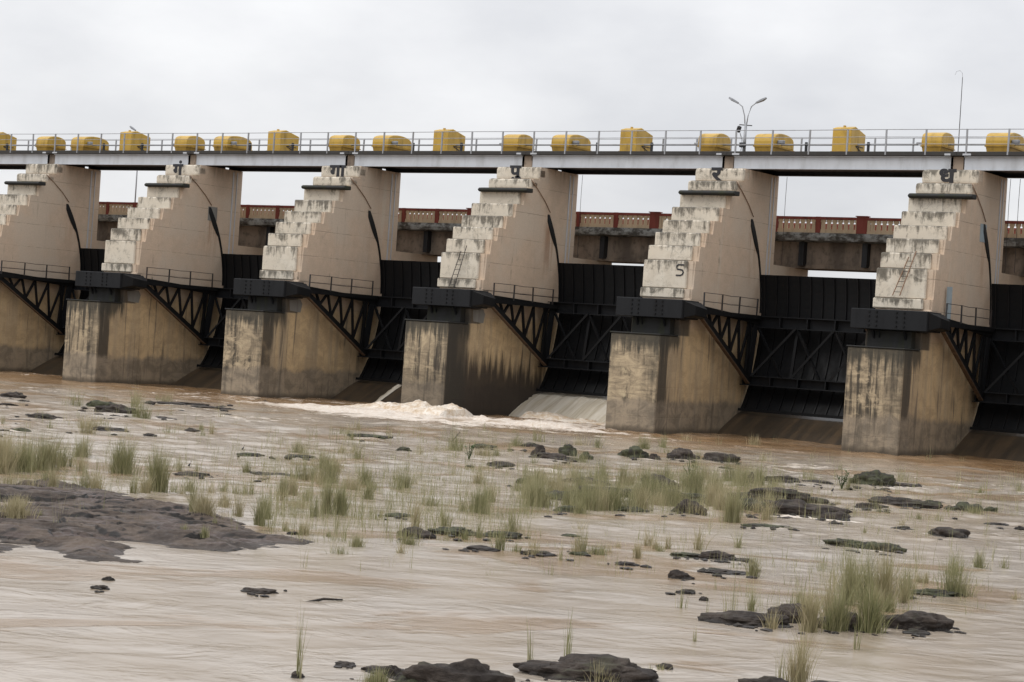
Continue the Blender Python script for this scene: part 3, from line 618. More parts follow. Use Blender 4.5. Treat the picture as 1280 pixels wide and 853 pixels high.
# ------------------------------------------------------------------ hoist bridge over the piers
GX0, GX1 = 1.62+.42, 1.62+S-.42
SPG = MB().box(GX0,GX1,10.20,10.24,16.46,17.18).box(GX0,GX1,10.08,10.36,17.18,17.24).box(GX0,GX1,10.08,10.36,16.42,16.46)
SPG = SPG.mesh('front_girder', bevel=.0)
SPR = MB().box(GX0,GX1,13.85,13.9,16.40,17.24).box(GX0,GX1,13.6,14.05,16.38,16.42).mesh('rear_girder')
SOF = MB().box(GX0,GX1,10.37,13.84,16.62,16.75).mesh('soffit')
DK = MB().box(1.62,1.62+S-.003,9.95,14.2,17.25,17.50).mesh('deck_slab', bevel=.02)
CAPB = MB().box(GX0-.05,GX0+.32,10.0,10.3,17.255,17.36).mesh('bearing_cap'); CAPB2 = MB().box(GX1-.32,GX1+.05,9.93,9.949,17.27,17.38).mesh('bearing_cap')
CAPB = MB().box(GX0-.05,GX0+.45,9.93,9.949,17.27,17.38).mesh('bearing_cap')
PST = MB().box(-.045,.045,-.045,.045,-.22,1.30).mesh('railing_post')
SPL = {0:'leftmost steel bridge span, cut by the left edge', 1:'grey steel bridge span from the blank pier to the dotted letter pier', 2:'grey steel bridge span between the second and third piers', 3:'grey steel bridge span between the third pier and the ladder pier',
       4:'grey steel bridge span above the pouring spillway gate', 5:'grey steel bridge span from the twin lamp to the rightmost pier', 6:'grey steel bridge span running out of the right edge', -1:'grey steel bridge span beyond the left edge'}
def railing(par, y, mat):
    for i in range(6): 
        o = obj('railing_post', PST, mat, par, (1.62+.55+i*2.5, y, 17.52)); o.rotation_euler = (0, .015*math.sin(i*5+y), 0)
    for zz, r in ((18.80,.025),(18.36,.018),(17.94,.018)):
        obj('rail', MB().tube([(1.63,y,zz),(1.62+5,y,zz-.01),(1.62+10,y,zz+.01),(1.62+S-.01,y,zz)], r, 5).mesh('rail'), mat, par)
for k in range(-1, 7):
    s_ = thing('bridge_span', SPL[k], 'bridge span', (k*S, 0, 0), 'steel spans of the hoist bridge')
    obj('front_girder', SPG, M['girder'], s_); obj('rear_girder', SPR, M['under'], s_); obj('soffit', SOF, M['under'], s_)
    obj('deck_slab', DK, M['deck'], s_); obj('bearing_cap', CAPB, M['girder'], s_); obj('bearing_cap', CAPB2, M['girder'], s_)
    for i in range(9):
        if 0 < i < 8: obj('stiffener', MB().box(GX0+i*1.77-.012, GX0+i*1.77+.012, 10.241, 10.33, 16.461, 17.179).mesh('stiffener'), M['girder'], s_)
    railing(s_, 9.99, M['rail']); railing(s_, 14.12, M['rail'])
for k in KS:                                          # short concrete bearing column between span ends
    o = obj('bearing_column', MB().box(1.30,1.94,10.3,13.6,16.362,17.24).mesh('bearing_column', bevel=.02), M['bbeam'], None, (k*S,0,0))
    tag(o, 'stubby concrete bearing column between span ends, on top of the ' + {0:'hidden left pier',1:'blank left-edge pier',2:'second pier',3:'third pier',4:'ladder pier',5:'pier marked 5',6:'rightmost pier',7:'pier beyond the right edge'}[k], 'column', 'bearing columns on the pier tops')

# yellow hoist machinery covers
def arch(x0, x1, y0, y1, z0, z1, zs, n=12, taper=0):        # hood: axis along x, arched outline in (y,z)
    poly = [(y0, z0), (y0, zs)]
    for i in range(1, n):
        a = math.pi*(1-i/n); poly.append(((y0+y1)/2 + math.cos(a)*(y1-y0)/2, zs + (z1-zs)*abs(math.sin(a))**.62))
    poly += [(y1, zs), (y1, z0)]
    return MB().prism(poly, x0, x1)
def hood(length, depth):
    z0, zs, z1 = 17.5, 18.25, 18.84
    return (arch(0, length, 10.9, 10.9+depth, 17.95, z1, zs).mesh('hood', bevel=.07, seg=2),
            MB().add([(.10,10.98,z0),(length-.1,10.98,z0),(length-.1,10.8+depth,z0),(.10,10.8+depth,z0),(.02,10.9,17.93),(length-.02,10.9,17.93),(length-.02,10.9+depth,17.93),(.02,10.9+depth,17.93)],
                     [(0,3,2,1),(4,5,6,7),(0,1,5,4),(1,2,6,5),(2,3,7,6),(3,0,4,7)]).mesh('lower_case', bevel=.03),
            MB().box(-.03, length+.03, 10.87, 10.93+depth, 17.90, 17.96).mesh('seam_flange'))
HS, HL = hood(1.3, 2.05), hood(1.42, 2.8)
def box_cover():
    z0 = 17.5; d = 2.1
    b = MB().prism([(10.9,z0),(10.9,19.02),(11.5,19.18),(10.9+d,18.86),(10.9+d,z0)], 0, 1.25)
    return b.mesh('housing', bevel=.03)
BX = box_cover(); BXS = MB().box(1.251,1.275,11.6,12.7,18.0,18.05).bar((1.26,11.6,18.0),(1.26,12.9,17.6),.04,.05).box(1.251,1.275,12.0,12.04,17.6,18.05).mesh('side_bracket')
SHAFT = MB().tube([(0,11.9,18.12),(13.2,11.9,18.12)], .045, 6).mesh('drive_shaft', True)
MOT = MB().box(0,.45,-.12,.12,0,.22).mesh('motor', bevel=.04)
hp = {1:'over the blank left-edge pier',2:'over the dotted letter pier',3:'over the third pier',4:'over the ladder pier',5:'beside the twin lamp',6:'over the rightmost pier',0:'off the left edge',7:'off the right edge'}
for k in range(0, 7):
    h = thing('gearbox_cover', 'short rounded yellow gearbox cover ' + hp[k], 'machine cover', (k*S-1.0, 0, 0), 'yellow covers of the hoist machinery')
    obj('hood', HS[0], M['yellow'], h); obj('lower_case', HS[1], M['yellow_dark'], h); obj('seam_flange', HS[2], M['yellow_dark'], h)
    obj('shaft_stub', MB().tube([(-.45,11.3,18.14),(0,11.3,18.14)], .07, 8).mesh('shaft_stub'), M['lamp'], h)
    h = thing('gearbox_cover', 'long rounded yellow gearbox cover just right of the short one ' + hp[k], 'machine cover', (k*S+2.95, 0, 0), 'yellow covers of the hoist machinery')
    obj('hood', HL[0], M['yellow'], h); obj('lower_case', HL[1], M['yellow_dark'], h); obj('seam_flange', HL[2], M['yellow_dark'], h)
    obj('motor', MOT, M['lamp'], h, (1.44, 11.35, 18.12))
    h = thing('motor_housing', 'tall slope-topped yellow motor box on the span right of the ' + {0:'hidden pier',1:'blank pier',2:'second pier',3:'third pier',4:'ladder pier',5:'pier marked 5',6:'rightmost pier'}[k], 'machine cover', (k*S+8.25, 0, 0), 'yellow motor housings on the hoist bridge')
    obj('housing', BX, M['yellow'], h); obj('side_bracket', BXS, M['darkrail'], h)
    obj('roof_knob', MB().box(.5,.62,11.3,11.45,19.1,19.24).mesh('roof_knob'), M['yellow'], h)
    obj('base_plinth', MB().box(-.05,1.3,10.86,13.05,17.5,17.62).mesh('base_plinth'), M['yellow_dark'], h)
    o = obj('drive_shaft', SHAFT, M['rail'], None, (k*S+.2, 0.0, 0)); tag(o, 'thin grey drive shaft behind the railing, on the span right of the ' + {0:'hidden pier',1:'blank pier',2:'second pier',3:'third pier',4:'ladder pier',5:'pier marked 5',6:'rightmost pier'}[k], 'shaft', 'drive shafts on the hoist bridge')
    for i, xx in enumerate((6.5, 10.6)):
        o = obj('bollard_post', MB().box(-.07,.07,-.07,.07,0,.68).box(-.09,.09,-.09,.09,.5,.58).mesh('bollard_post', bevel=.01), M['black'], None, (k*S+xx, 11.0, 17.5))
        tag(o, 'short black stub post %s of the yellow motor box after the %s' % (('left','right')[i], {0:'hidden pier',1:'blank pier',2:'second pier',3:'third pier',4:'ladder pier',5:'pier marked 5',6:'rightmost pier'}[k]), 'post', 'black stub posts on the hoist bridge')

# ------------------------------------------------------------------ road bridge behind, with red and buff balustrade
RBL = {-1:'beyond the left edge',0:'left of the blank pier',1:'between the blank pier and second pier',2:'between the second and third piers',3:'between the third pier and ladder pier',4:'between the ladder pier and pier marked 5',5:'between the pier marked 5 and rightmost pier',6:'right of the rightmost pier'}
BAL = MB()
for z0, z1, w_ in ((13.10,13.24,.36),(13.24,13.50,.25),(13.50,13.68,.22),(13.68,13.84,.32)): BAL.box(-w_/2, w_/2, 16.02, 16.14, z0, z1)
BAL = BAL.mesh('baluster', bevel=.0)
def chipped_slab():
    b = MB(); n = 60; vs = []; fs = []
    for i in range(n+1):
        x = 2.3 + 14.99*i/n; c = .10*float(fbm(np.array(i*.45), np.array(1.5), 3, 4)); d = .10*float(fbm(np.array(i*.6), np.array(7.5), 3, 5))
        vs += [(x,15.8+d*.5,12.98),(x,15.75+d,12.72),(x,15.82+c,12.42+c*1.3),(x,17.0,12.45),(x,17.0,12.98)]
    for i in range(n):
        for j in range(5): a = i*5+j; c_ = i*5+(j+1) % 5; fs.append((a, c_, c_+5, a+5))
    fs += [(0,1,2,3,4), tuple(n*5+j for j in range(5))]
    b.add(vs, fs); return b.mesh('slab_edge')
SLE = chipped_slab()
for k in range(-1, 7):
    r = thing('road_bridge_span', 'weathered concrete road bridge span with red balustrade, ' + RBL[k], 'bridge span', (k*S,0,0), 'road bridge spans behind the gates')
    obj('slab_edge', SLE, M['slab'], r); obj('road_slab', MB().box(2.3,2.3+14.998,17.003,21.0,12.45,12.98).mesh('road_slab'), M['bbeam'], r)
    for yy in (17.2, 19.0): obj('main_beam', MB().box(2.3,2.3+14.996,yy,yy+.5,10.78,12.447).box(2.3,2.3+14.996,yy-.1,yy+.6,10.76,11.0).mesh('main_beam', bevel=.0), M['bbeam'], r)
    for xx in (3.9, 8.3, 12.7): obj('diaphragm', MB().box(xx-.18,xx+.18,16.7,17.197,10.9,12.43).mesh('diaphragm'), M['under'], r)
    for x0 in (2.3, 8.3, 5.3, 11.3, 14.3):
        wp = .34 if x0 != 8.3 else .72
        if x0 == 2.3: wp = .3
        obj('pillar', MB().box(x0-wp/2, x0+wp/2, 15.96, 16.26, 12.985, 14.03 if wp < .7 else 14.06).mesh('pillar', bevel=.015), M['red'], r)
        if wp > .7: obj('pillar_cap', MB().box(x0-wp/2-.06, x0+wp/2+.06, 15.9, 16.32, 14.062, 14.12).mesh('pillar_cap'), M['red'], r)
    obj('top_rail', MB().box(2.3,17.297,15.98,16.24,13.85,14.02).mesh('top_rail'), M['red'], r); obj('plinth', MB().box(2.3,17.297,15.99,16.2,12.983,13.10).mesh('plinth'), M['baluster'], r)
    for j in range(5):
        for i in range(7):
            xx = 2.3+3*j+.33+i*.39
            if j in (2,) and i == 0: xx += .1
            obj('baluster', BAL, M['baluster'], r, (xx, 0, 0))
    obj('far_parapet', MB().box(2.3,17.297,20.8,21.0,12.985,13.82).box(2.3,17.297,20.75,21.05,13.82,13.95).mesh('far_parapet'), M['red'], r)

# ------------------------------------------------------------------ lamps, mast, cables
def un_y(x, y, Y):
    d = RX*(x-640)/F_PX - UX*(y-426.5)/F_PX + WX; return CAM + d*((Y - CAM[1])/d[1])
def street_lamp(px, Y, ztop, twin, label, zbase, flood=False):
    c = un_y(px[0], px[1], Y); x = float(c[0]); L_ = thing('street_lamp', label, 'street lamp', (x, Y, zbase), 'street lamps on the dam')
    H = ztop - zbase
    obj('pole', MB().tube([(0,0,0),(0,0,H)], .11 if twin else .06, 8, .09 if twin else .05).mesh('pole', True), M['rail'], L_)
    sides = (-1, 1) if twin else (-1,)
    for s in sides:
        obj('arm', MB().tube([(s*.05,0,H-.1),(s*.12,0,H+.5),(s*.32,0,H+1.1),(s*.62,0,H+1.32)] if twin else [(0,0,H-.1),(-.2,0,H+.5),(-.5,0,H+.8)], .035, 6).mesh('arm', True), M['rail'], L_)
        hx, hz = (s*.62, H+1.32) if twin else (-.45, H+.8)
        hd = MB().add([(0,-.06,-.05),(0,.06,-.05),(0,.05,.06),(0,-.05,.06),(.5,-.13,-.09),(.5,.13,-.09),(.5,.11,.07),(.5,-.11,.07),(.78,-.08,-.05),(.78,.08,-.05),(.78,.06,.05),(.78,-.06,.05)],
              [(0,1,2,3),(0,4,5,1),(1,5,6,2),(2,6,7,3),(3,7,4,0),(4,8,9,5),(5,9,10,6),(6,10,11,7),(7,11,8,4),(11,10,9,8)]).mesh('lamp_head', bevel=.02)
        o = obj('lamp_head', hd, M['lamp'], L_, (hx, 0, hz)); o.rotation_euler = (0, -.42 if s > 0 else math.pi+.42, 0) if s > 0 else (0, -.5, math.pi)
    if twin:
        obj('cross_arm', MB().bar((-.45,0,H-.05),(.45,0,H-.12),.04,.06).mesh('cross_arm'), M['darkrail'], L_)
        o = obj('floodlight', MB().box(-.12,.12,-.1,.1,-.2,.2).mesh('floodlight', bevel=.03), M['black'], L_, (-.42, -.1, H-.35)); o.rotation_euler = (.3, .45, 0)
        obj('junction_box', MB().box(-.28,.1,-.2,.05,H-1.5,H-1.2).mesh('junction_box', bevel=.02), M['black'], L_)
        for i in range(2): obj('wire', MB().tube([(-.4,0,H-.5),(-.1*i-.1,.05,H-1.2),(-.35+.2*i,0,H-1.9)], .012, 4).mesh('wire'), M['darkrail'], L_)
    return L_
street_lamp((930,190), 12.6, 19.55, True, 'grey twin street lamp with a floodlight, above the pier marked 5', 17.5)
street_lamp((170,235), 20.6, 19.6, False, 'slim single street lamp on the road bridge, behind the span near the left edge', 12.985)
mast = thing('antenna_mast', 'thin dark antenna mast above the rightmost pier', 'mast', tuple(map(float, (un_y(1197.5,190,13.6)[0], 13.6, 17.5))))
obj('pole', MB().tube([(0,0,0),(-.02,0,4.9)], .03, 5, .02).mesh('pole'), M['darkrail'], mast)
obj('lightning_hook', MB().tube([(-.02,0,4.9),(-.05,0,5.15),(-.2,0,5.3),(-.42,0,5.25),(-.5,0,5.05)], .012, 5).mesh('lightning_hook'), M['rail'], mast)
for i, (px, zb) in enumerate([(982,13.9),(1118,13.9),(1262,13.9),(1274,13.9),(726,13.9)]):
    if px == 1118: continue
    c = un_y(px, 225, 14.4); o = obj('hanging_cable', MB().tube([(0,0,16.4),(-.02,0,15),(0,0,10.8)], .016, 4).mesh('hanging_cable'), M['darkrail'], None, (float(c[0]), 14.6, 0))
    tag(o, {982:'thin cable hanging just right of the pier marked 5',1262:'thin cable hanging just right of the rightmost pier',1274:'thin cable hanging nearest the right edge of the photo',726:'thin cable hanging just right of the ladder pier'}[px], 'cable', 'thin cables hanging from the hoist bridge')

# ------------------------------------------------------------------ naming places in the river for labels
def place(px, py):
    xs = [(150,'blank pier'),(330,'dotted-letter pier'),(560,'third pier'),(800,'ladder pier'),(1080,'pier marked 5'),(9999,'rightmost pier')]
    a = [n for x, n in xs if px < x+30][0]
    rows = [(548,'near the foot'),(600,'on the far ledges below'),(650,'in mid river below'),(715,'in near shallows below'),(9999,'in the foreground below')]
    r_ = [n for y, n in rows if py < y][0]
    return (r_ + ' of ' if r_.endswith('foot') else r_ + ' ') + a
ORD = ['first','second','third','fourth','fifth','sixth','seventh','eighth','ninth','tenth','eleventh','twelfth','thirteenth','fourteenth','fifteenth','sixteenth','seventeenth','eighteenth','nineteenth','twentieth'] + ['%d%s' % (n, {1:'st',2:'nd',3:'rd'}.get(n % 10, 'th')) for n in range(21, 80)]
def unique_labels(items, what):                     # items: list of (px, py, adjective)
    cells = {}
    for i, (px, py, adj) in enumerate(items): cells.setdefault((adj, place(px, py)), []).append((px, i))
    out = [None]*len(items)
    for (adj, pl), lst in cells.items():
        lst.sort()
        for n, (px, i) in enumerate(lst):
            out[i] = adj + ' ' + what + ' ' + pl + ('' if len(lst) == 1 else ', ' + ORD[n] + ' from left')
    return out

# ------------------------------------------------------------------ rocks
def ico(n=4):
    import bmesh
    bm = bmesh.new(); bmesh.ops.create_icosphere(bm, subdivisions=n, radius=1); v = np.array([x.co[:] for x in bm.verts]); f = [tuple(q.index for q in p.verts) for p in bm.faces]; bm.free(); return v, f
IV, IFC = ico(); IV5, IFC5 = ico(5)
def rock_mesh(w_, d_, h_, seed, big=False):
    v = IV5 if big else IV; F_ = IFC5 if big else IFC; o = np.array([seed*13.7, seed*5.1, seed*2.3])
    a = math.atan2(HR[1], HR[0])
    out = []
    size = max(w_, .5)
    for p in v:
        q = Vector(p*1.15 + o); n = mnoise.fractal(q, 1.0, 2.0, 3); cr = mnoise.ridged_multi_fractal(Vector(p*2.4 + o), .9, 2.1, 3, 1.0, 2.0)
        vo = mnoise.voronoi(Vector(p*1.7 + o))[0][0]
        vd = mnoise.voronoi(Vector(p*2.1 + o)); f12 = vd[0][1] - vd[0][0]
        r = 1 + .42*n + .22*(vo-.4) - .10*(cr-1) + .10*min(f12, .35) + .07*mnoise.noise(Vector(p*6 + o)) + (.045*mnoise.fractal(Vector(p*14 + o), 1.0, 2.0, 3) if big else .03*mnoise.noise(Vector(p*14 + o)))
        x, y, z = p*r; z = math.copysign(abs(z)**.85, z)
        if z > 0: q4 = z*3.2 + .5*n; z = (z*.55 + .45*(math.floor(q4) + min(1, (q4-math.floor(q4))*2.5) - .5*n)/3.2)
        out.append((x*w_/2, y*d_/2, z*h_))
    me = bpy.data.meshes.new('rock')
    out = [(x*math.cos(a)-y*math.sin(a), x*math.sin(a)+y*math.cos(a), z) for x, y, z in out]
    me.from_pydata(out, [], F_); me.polygons.foreach_set('use_smooth', np.ones(len(F_), bool)); me.update(); return me
def rlabel():
    it = []
    for (px, py, w_, h_, k_) in ROCKS:
        sz = 'broad' if w_ > 60 else 'flat' if h_ < 6 else 'small' if w_ < 26 else 'rounded'
        it.append((px, py, sz + (' mossy' if k_ == 'm' else ' dark')))
    return unique_labels(it, 'rock')
for i, ((px, py, w_, h_, k_), lab) in enumerate(zip(ROCKS, rlabel())):
    g = gpt(px, py); D = float((g-CAM) @ WX); ppm = F_PX/D; W_ = w_/ppm*1.05; dep = W_*(.75 if w_ < 60 else .55)
    if h_ < 6: dep = min(dep, (h_/ppm)/(CAM[2]/D)*.8 + .3)
    dep = min(dep, (h_/ppm)/(CAM[2]/D)*.95 + .15)
    H_ = max(.10, h_/ppm - dep*.45*CAM[2]/D)
    c = g + HF*dep*.42
    o = obj('rock', rock_mesh(W_*1.04, dep, H_*.80, i+1, w_ > 44), M['rock'] if k_ == 'r' else M['moss'], None, (float(c[0]), float(c[1]), -.02)); tag(o, lab, 'rock', 'rocks standing in the river')

def rubble():
    V0, F0 = ico(1); r = np.random.default_rng(12); vs = []; fs = []; o_ = 0
    for (px, py, w_, h_, k_) in ROCKS:
        if w_ < 20: continue
        for _ in range(int(2 + w_/9)):
            g = gpt(px + r.normal(0, w_*.42), py + r.normal(1.5, 2.5)); D = float((g-CAM) @ WX); sz = r.uniform(.8, 3.2)*D/F_PX*(1 + w_/90)
            q = V0*np.array([sz*r.uniform(.8, 2.2), sz*r.uniform(.8, 1.6), sz*r.uniform(.35, .7)])*(1 + r.normal(0, .16, (len(V0), 1))); vs += [tuple(p) for p in q + g + np.array([0, 0, .01])]; fs += [tuple(i + o_ for i in f) for f in F0]; o_ += len(V0)
    b = MB(); b.v = vs; b.f = fs; me = bpy.data.meshes.new('rubble'); me.from_pydata(vs, [], fs); return me
obj('rubble', rubble(), M['rock'], None, kind='stuff')['label'] = 'small broken stones lying round the river rocks'

# the broad basalt shelf at the left
def shelf_mesh():
    outl = [(-60,612),(30,606),(60,604),(95,610),(140,616),(185,626),(215,634),(265,640),(300,655),(345,668),(395,678),(345,686),(300,694),(262,690),(215,684),(185,680),(152,700),(95,702),(62,692),(40,686),(15,692),(-60,694)]
    P_ = np.array([gpt(*q)[:2] for q in outl]); u = (P_-CAM[:2]) @ HR[:2]; v = (P_-CAM[:2]) @ HF[:2]; Q = np.stack([u, v], 1)
    U, V = np.meshgrid(np.linspace(u.min()-.2, u.max()+.2, 330), np.linspace(v.min()-.2, v.max()+.2, 300), indexing='ij')
    ins = np.zeros(U.shape, bool); dist = np.full(U.shape, 1e9); n = len(Q)
    for i in range(n):
        a, c = Q[i], Q[(i+1) % n]; cond = ((a[1] > V) != (c[1] > V)); xi = (c[0]-a[0])*(V-a[1])/(c[1]-a[1]+1e-12)+a[0]; ins ^= cond & (U < xi)
        e = c-a; tt = np.clip(((U-a[0])*e[0] + (V-a[1])*e[1])/(e@e), 0, 1); dist = np.minimum(dist, np.hypot(U-a[0]-tt*e[0], V-a[1]-tt*e[1]))
    sd_ = np.where(ins, dist, -dist) + 1.5*(fbm(U*.9, V*1.1, 5, 51, .6)-.5)
    X = CAM[0]+HR[0]*U+HF[0]*V; Y = CAM[1]+HR[1]*U+HF[1]*V
    wx = U + .5*(fbm(U*.9, V*.9, 3, 61)-.5); wy = V + .5*(fbm(U*.9+9, V*.9, 3, 62)-.5)
    # jointed slabs: cellular pattern, stretched along the bedding
    cx, cy = wx*.45, wy*1.05; best = np.full(U.shape, 9.); sec = np.full(U.shape, 9.); hid = np.zeros(U.shape)
    ix, iy = np.floor(cx).astype(int), np.floor(cy).astype(int)
    for dx in (-1,0,1):
        for dy in (-1,0,1):
            gx, gy = ix+dx, iy+dy; jx = vnoise(gx*1.0+.001, gy*1.0+.001, 71); jy = vnoise(gx*1.0+.001, gy*1.0+.001, 72); hh = vnoise(gx*1.0+.001, gy*1.0+.001, 73)
            d = np.hypot(gx+jx-cx, gy+jy-cy); m_ = d < best; sec = np.where(m_, best, np.minimum(sec, d)); hid = np.where(m_, hh, hid); best = np.minimum(best, d)
    crack = np.clip((sec-best)/.07, 0, 1)
    def terr(v, n, k): v = v*n; return (np.floor(v) + np.clip((v-np.floor(v))*k, 0, 1))/n
    l1 = terr(fbm(U*.40, V*.95, 5, 81, .5), 12, 4); l2 = terr(fbm(U*.9+4, V*2.1, 4, 86, .5), 7, 5); l3 = ridged(U*.7, V*2.2, 4, 84)
    H = -.22 + .80*l1 + .22*(l2-.5) - .03*np.clip((l3-.86)/.1, 0, 1) + .14*(hid-.5) + .05*(fbm(U*3, V*5, 5, 82, .6)-.5)
    Z = np.clip(sd_*1.0, -.5, 1)*np.clip(H*.60, -.07, .30) - .005 - .13*(1-crack)*np.clip(sd_, 0, 1)*(.35+.65*(fbm(U*.5,V*.5,2,99)>.5)); Z = np.where(sd_ < 0, sd_*1.2-.03, Z)
    nu, nv_ = U.shape; idx = np.arange(nu*nv_).reshape(nu, nv_); q = np.stack([idx[:-1,:-1], idx[1:,:-1], idx[1:,1:], idx[:-1,1:]], -1).reshape(-1, 4)
    ok = (sd_.ravel()[q] > -.35).any(1); q = q[ok]
    me = bpy.data.meshes.new('rock_shelf'); me.from_pydata(np.stack([X, Y, Z], -1).reshape(-1, 3).tolist(), [], q.tolist()); me.polygons.foreach_set('use_smooth', np.ones(len(q), bool)); me.update(); return me
o = obj('rock_shelf', shelf_mesh(), M['shelf']); tag(o, 'broad flat shelf of cracked dark basalt at the left of the river', 'rock')

# ------------------------------------------------------------------ grass
def blades(n, w_, d_, h_, seed, bw=.012, lean=.35, vary=.5):
    r = np.random.default_rng(seed); seg = 4
    a = r.uniform(0, 2*np.pi, n); rad = np.abs(r.normal(0, .42, n)); k_ = r.integers(0, 5, n); oc = r.uniform(-.45, .45, (5, 2))
    bx = (np.cos(a)*rad*.8 + oc[k_, 0])*w_/2*.8; by = (np.sin(a)*rad*.8 + oc[k_, 1])*d_/2*.8
    hk = r.uniform(.55, 1.0, 5)[k_]; ht = h_*hk*np.clip(r.beta(3.2, 2.0, n)*1.45*(1-.30*np.minimum(rad, 1.4)), .08, 1.2); la = a + r.normal(0, .9, n); ln = ht*lean*(.35 + .9*rad)*r.uniform(.2, 1.7, n); fc = r.uniform(0, np.pi, n); sh = r.uniform(0, 1, n)
    t = np.linspace(0, 1, seg+1); V = []; 
    cx = bx[:,None] + np.cos(la)[:,None]*ln[:,None]*t[None]**2; cy = by[:,None] + np.sin(la)[:,None]*ln[:,None]*t[None]**2; cz = ht[:,None]*(t[None] - .12*t[None]**3*(lean)) - .05
    wd = bw*(1-t[None]**1.6*.92)*r.uniform(.6, 1.3, n)[:,None]; ox = np.cos(fc)[:,None]*wd/2; oy = np.sin(fc)[:,None]*wd/2
    L_ = np.stack([cx-ox, cy-oy, cz], -1); R_ = np.stack([cx+ox, cy+oy, cz], -1); V = np.stack([L_, R_], 2).reshape(-1, 3)
    base = (np.arange(n)*(seg+1)*2)[:,None] + (np.arange(seg)*2)[None]
    q = np.stack([base, base+1, base+3, base+2], -1).reshape(-1, 4)
    shade = np.repeat(sh, (seg+1)*2)
    return V, q, shade
def grass_mesh(name, parts):
    Vs, Qs, Sh = [], [], []; o = 0
    for V, q, s in parts: Vs.append(V); Qs.append(q+o); Sh.append(s); o += len(V)
    V = np.concatenate(Vs); q = np.concatenate(Qs); s = np.concatenate(Sh)
    me = bpy.data.meshes.new(name); me.vertices.add(len(V)); me.vertices.foreach_set('co', V.ravel()); me.loops.add(q.size); me.loops.foreach_set('vertex_index', q.ravel().astype(np.int32)); me.polygons.add(len(q))
    me.polygons.foreach_set('loop_start', np.arange(0, q.size, 4)); me.polygons.foreach_set('loop_total', np.full(len(q), 4)); me.update(); me.validate()
    at = me.attributes.new('shade', 'FLOAT', 'POINT'); at.data.foreach_set('value', s.astype(np.float32)); return me
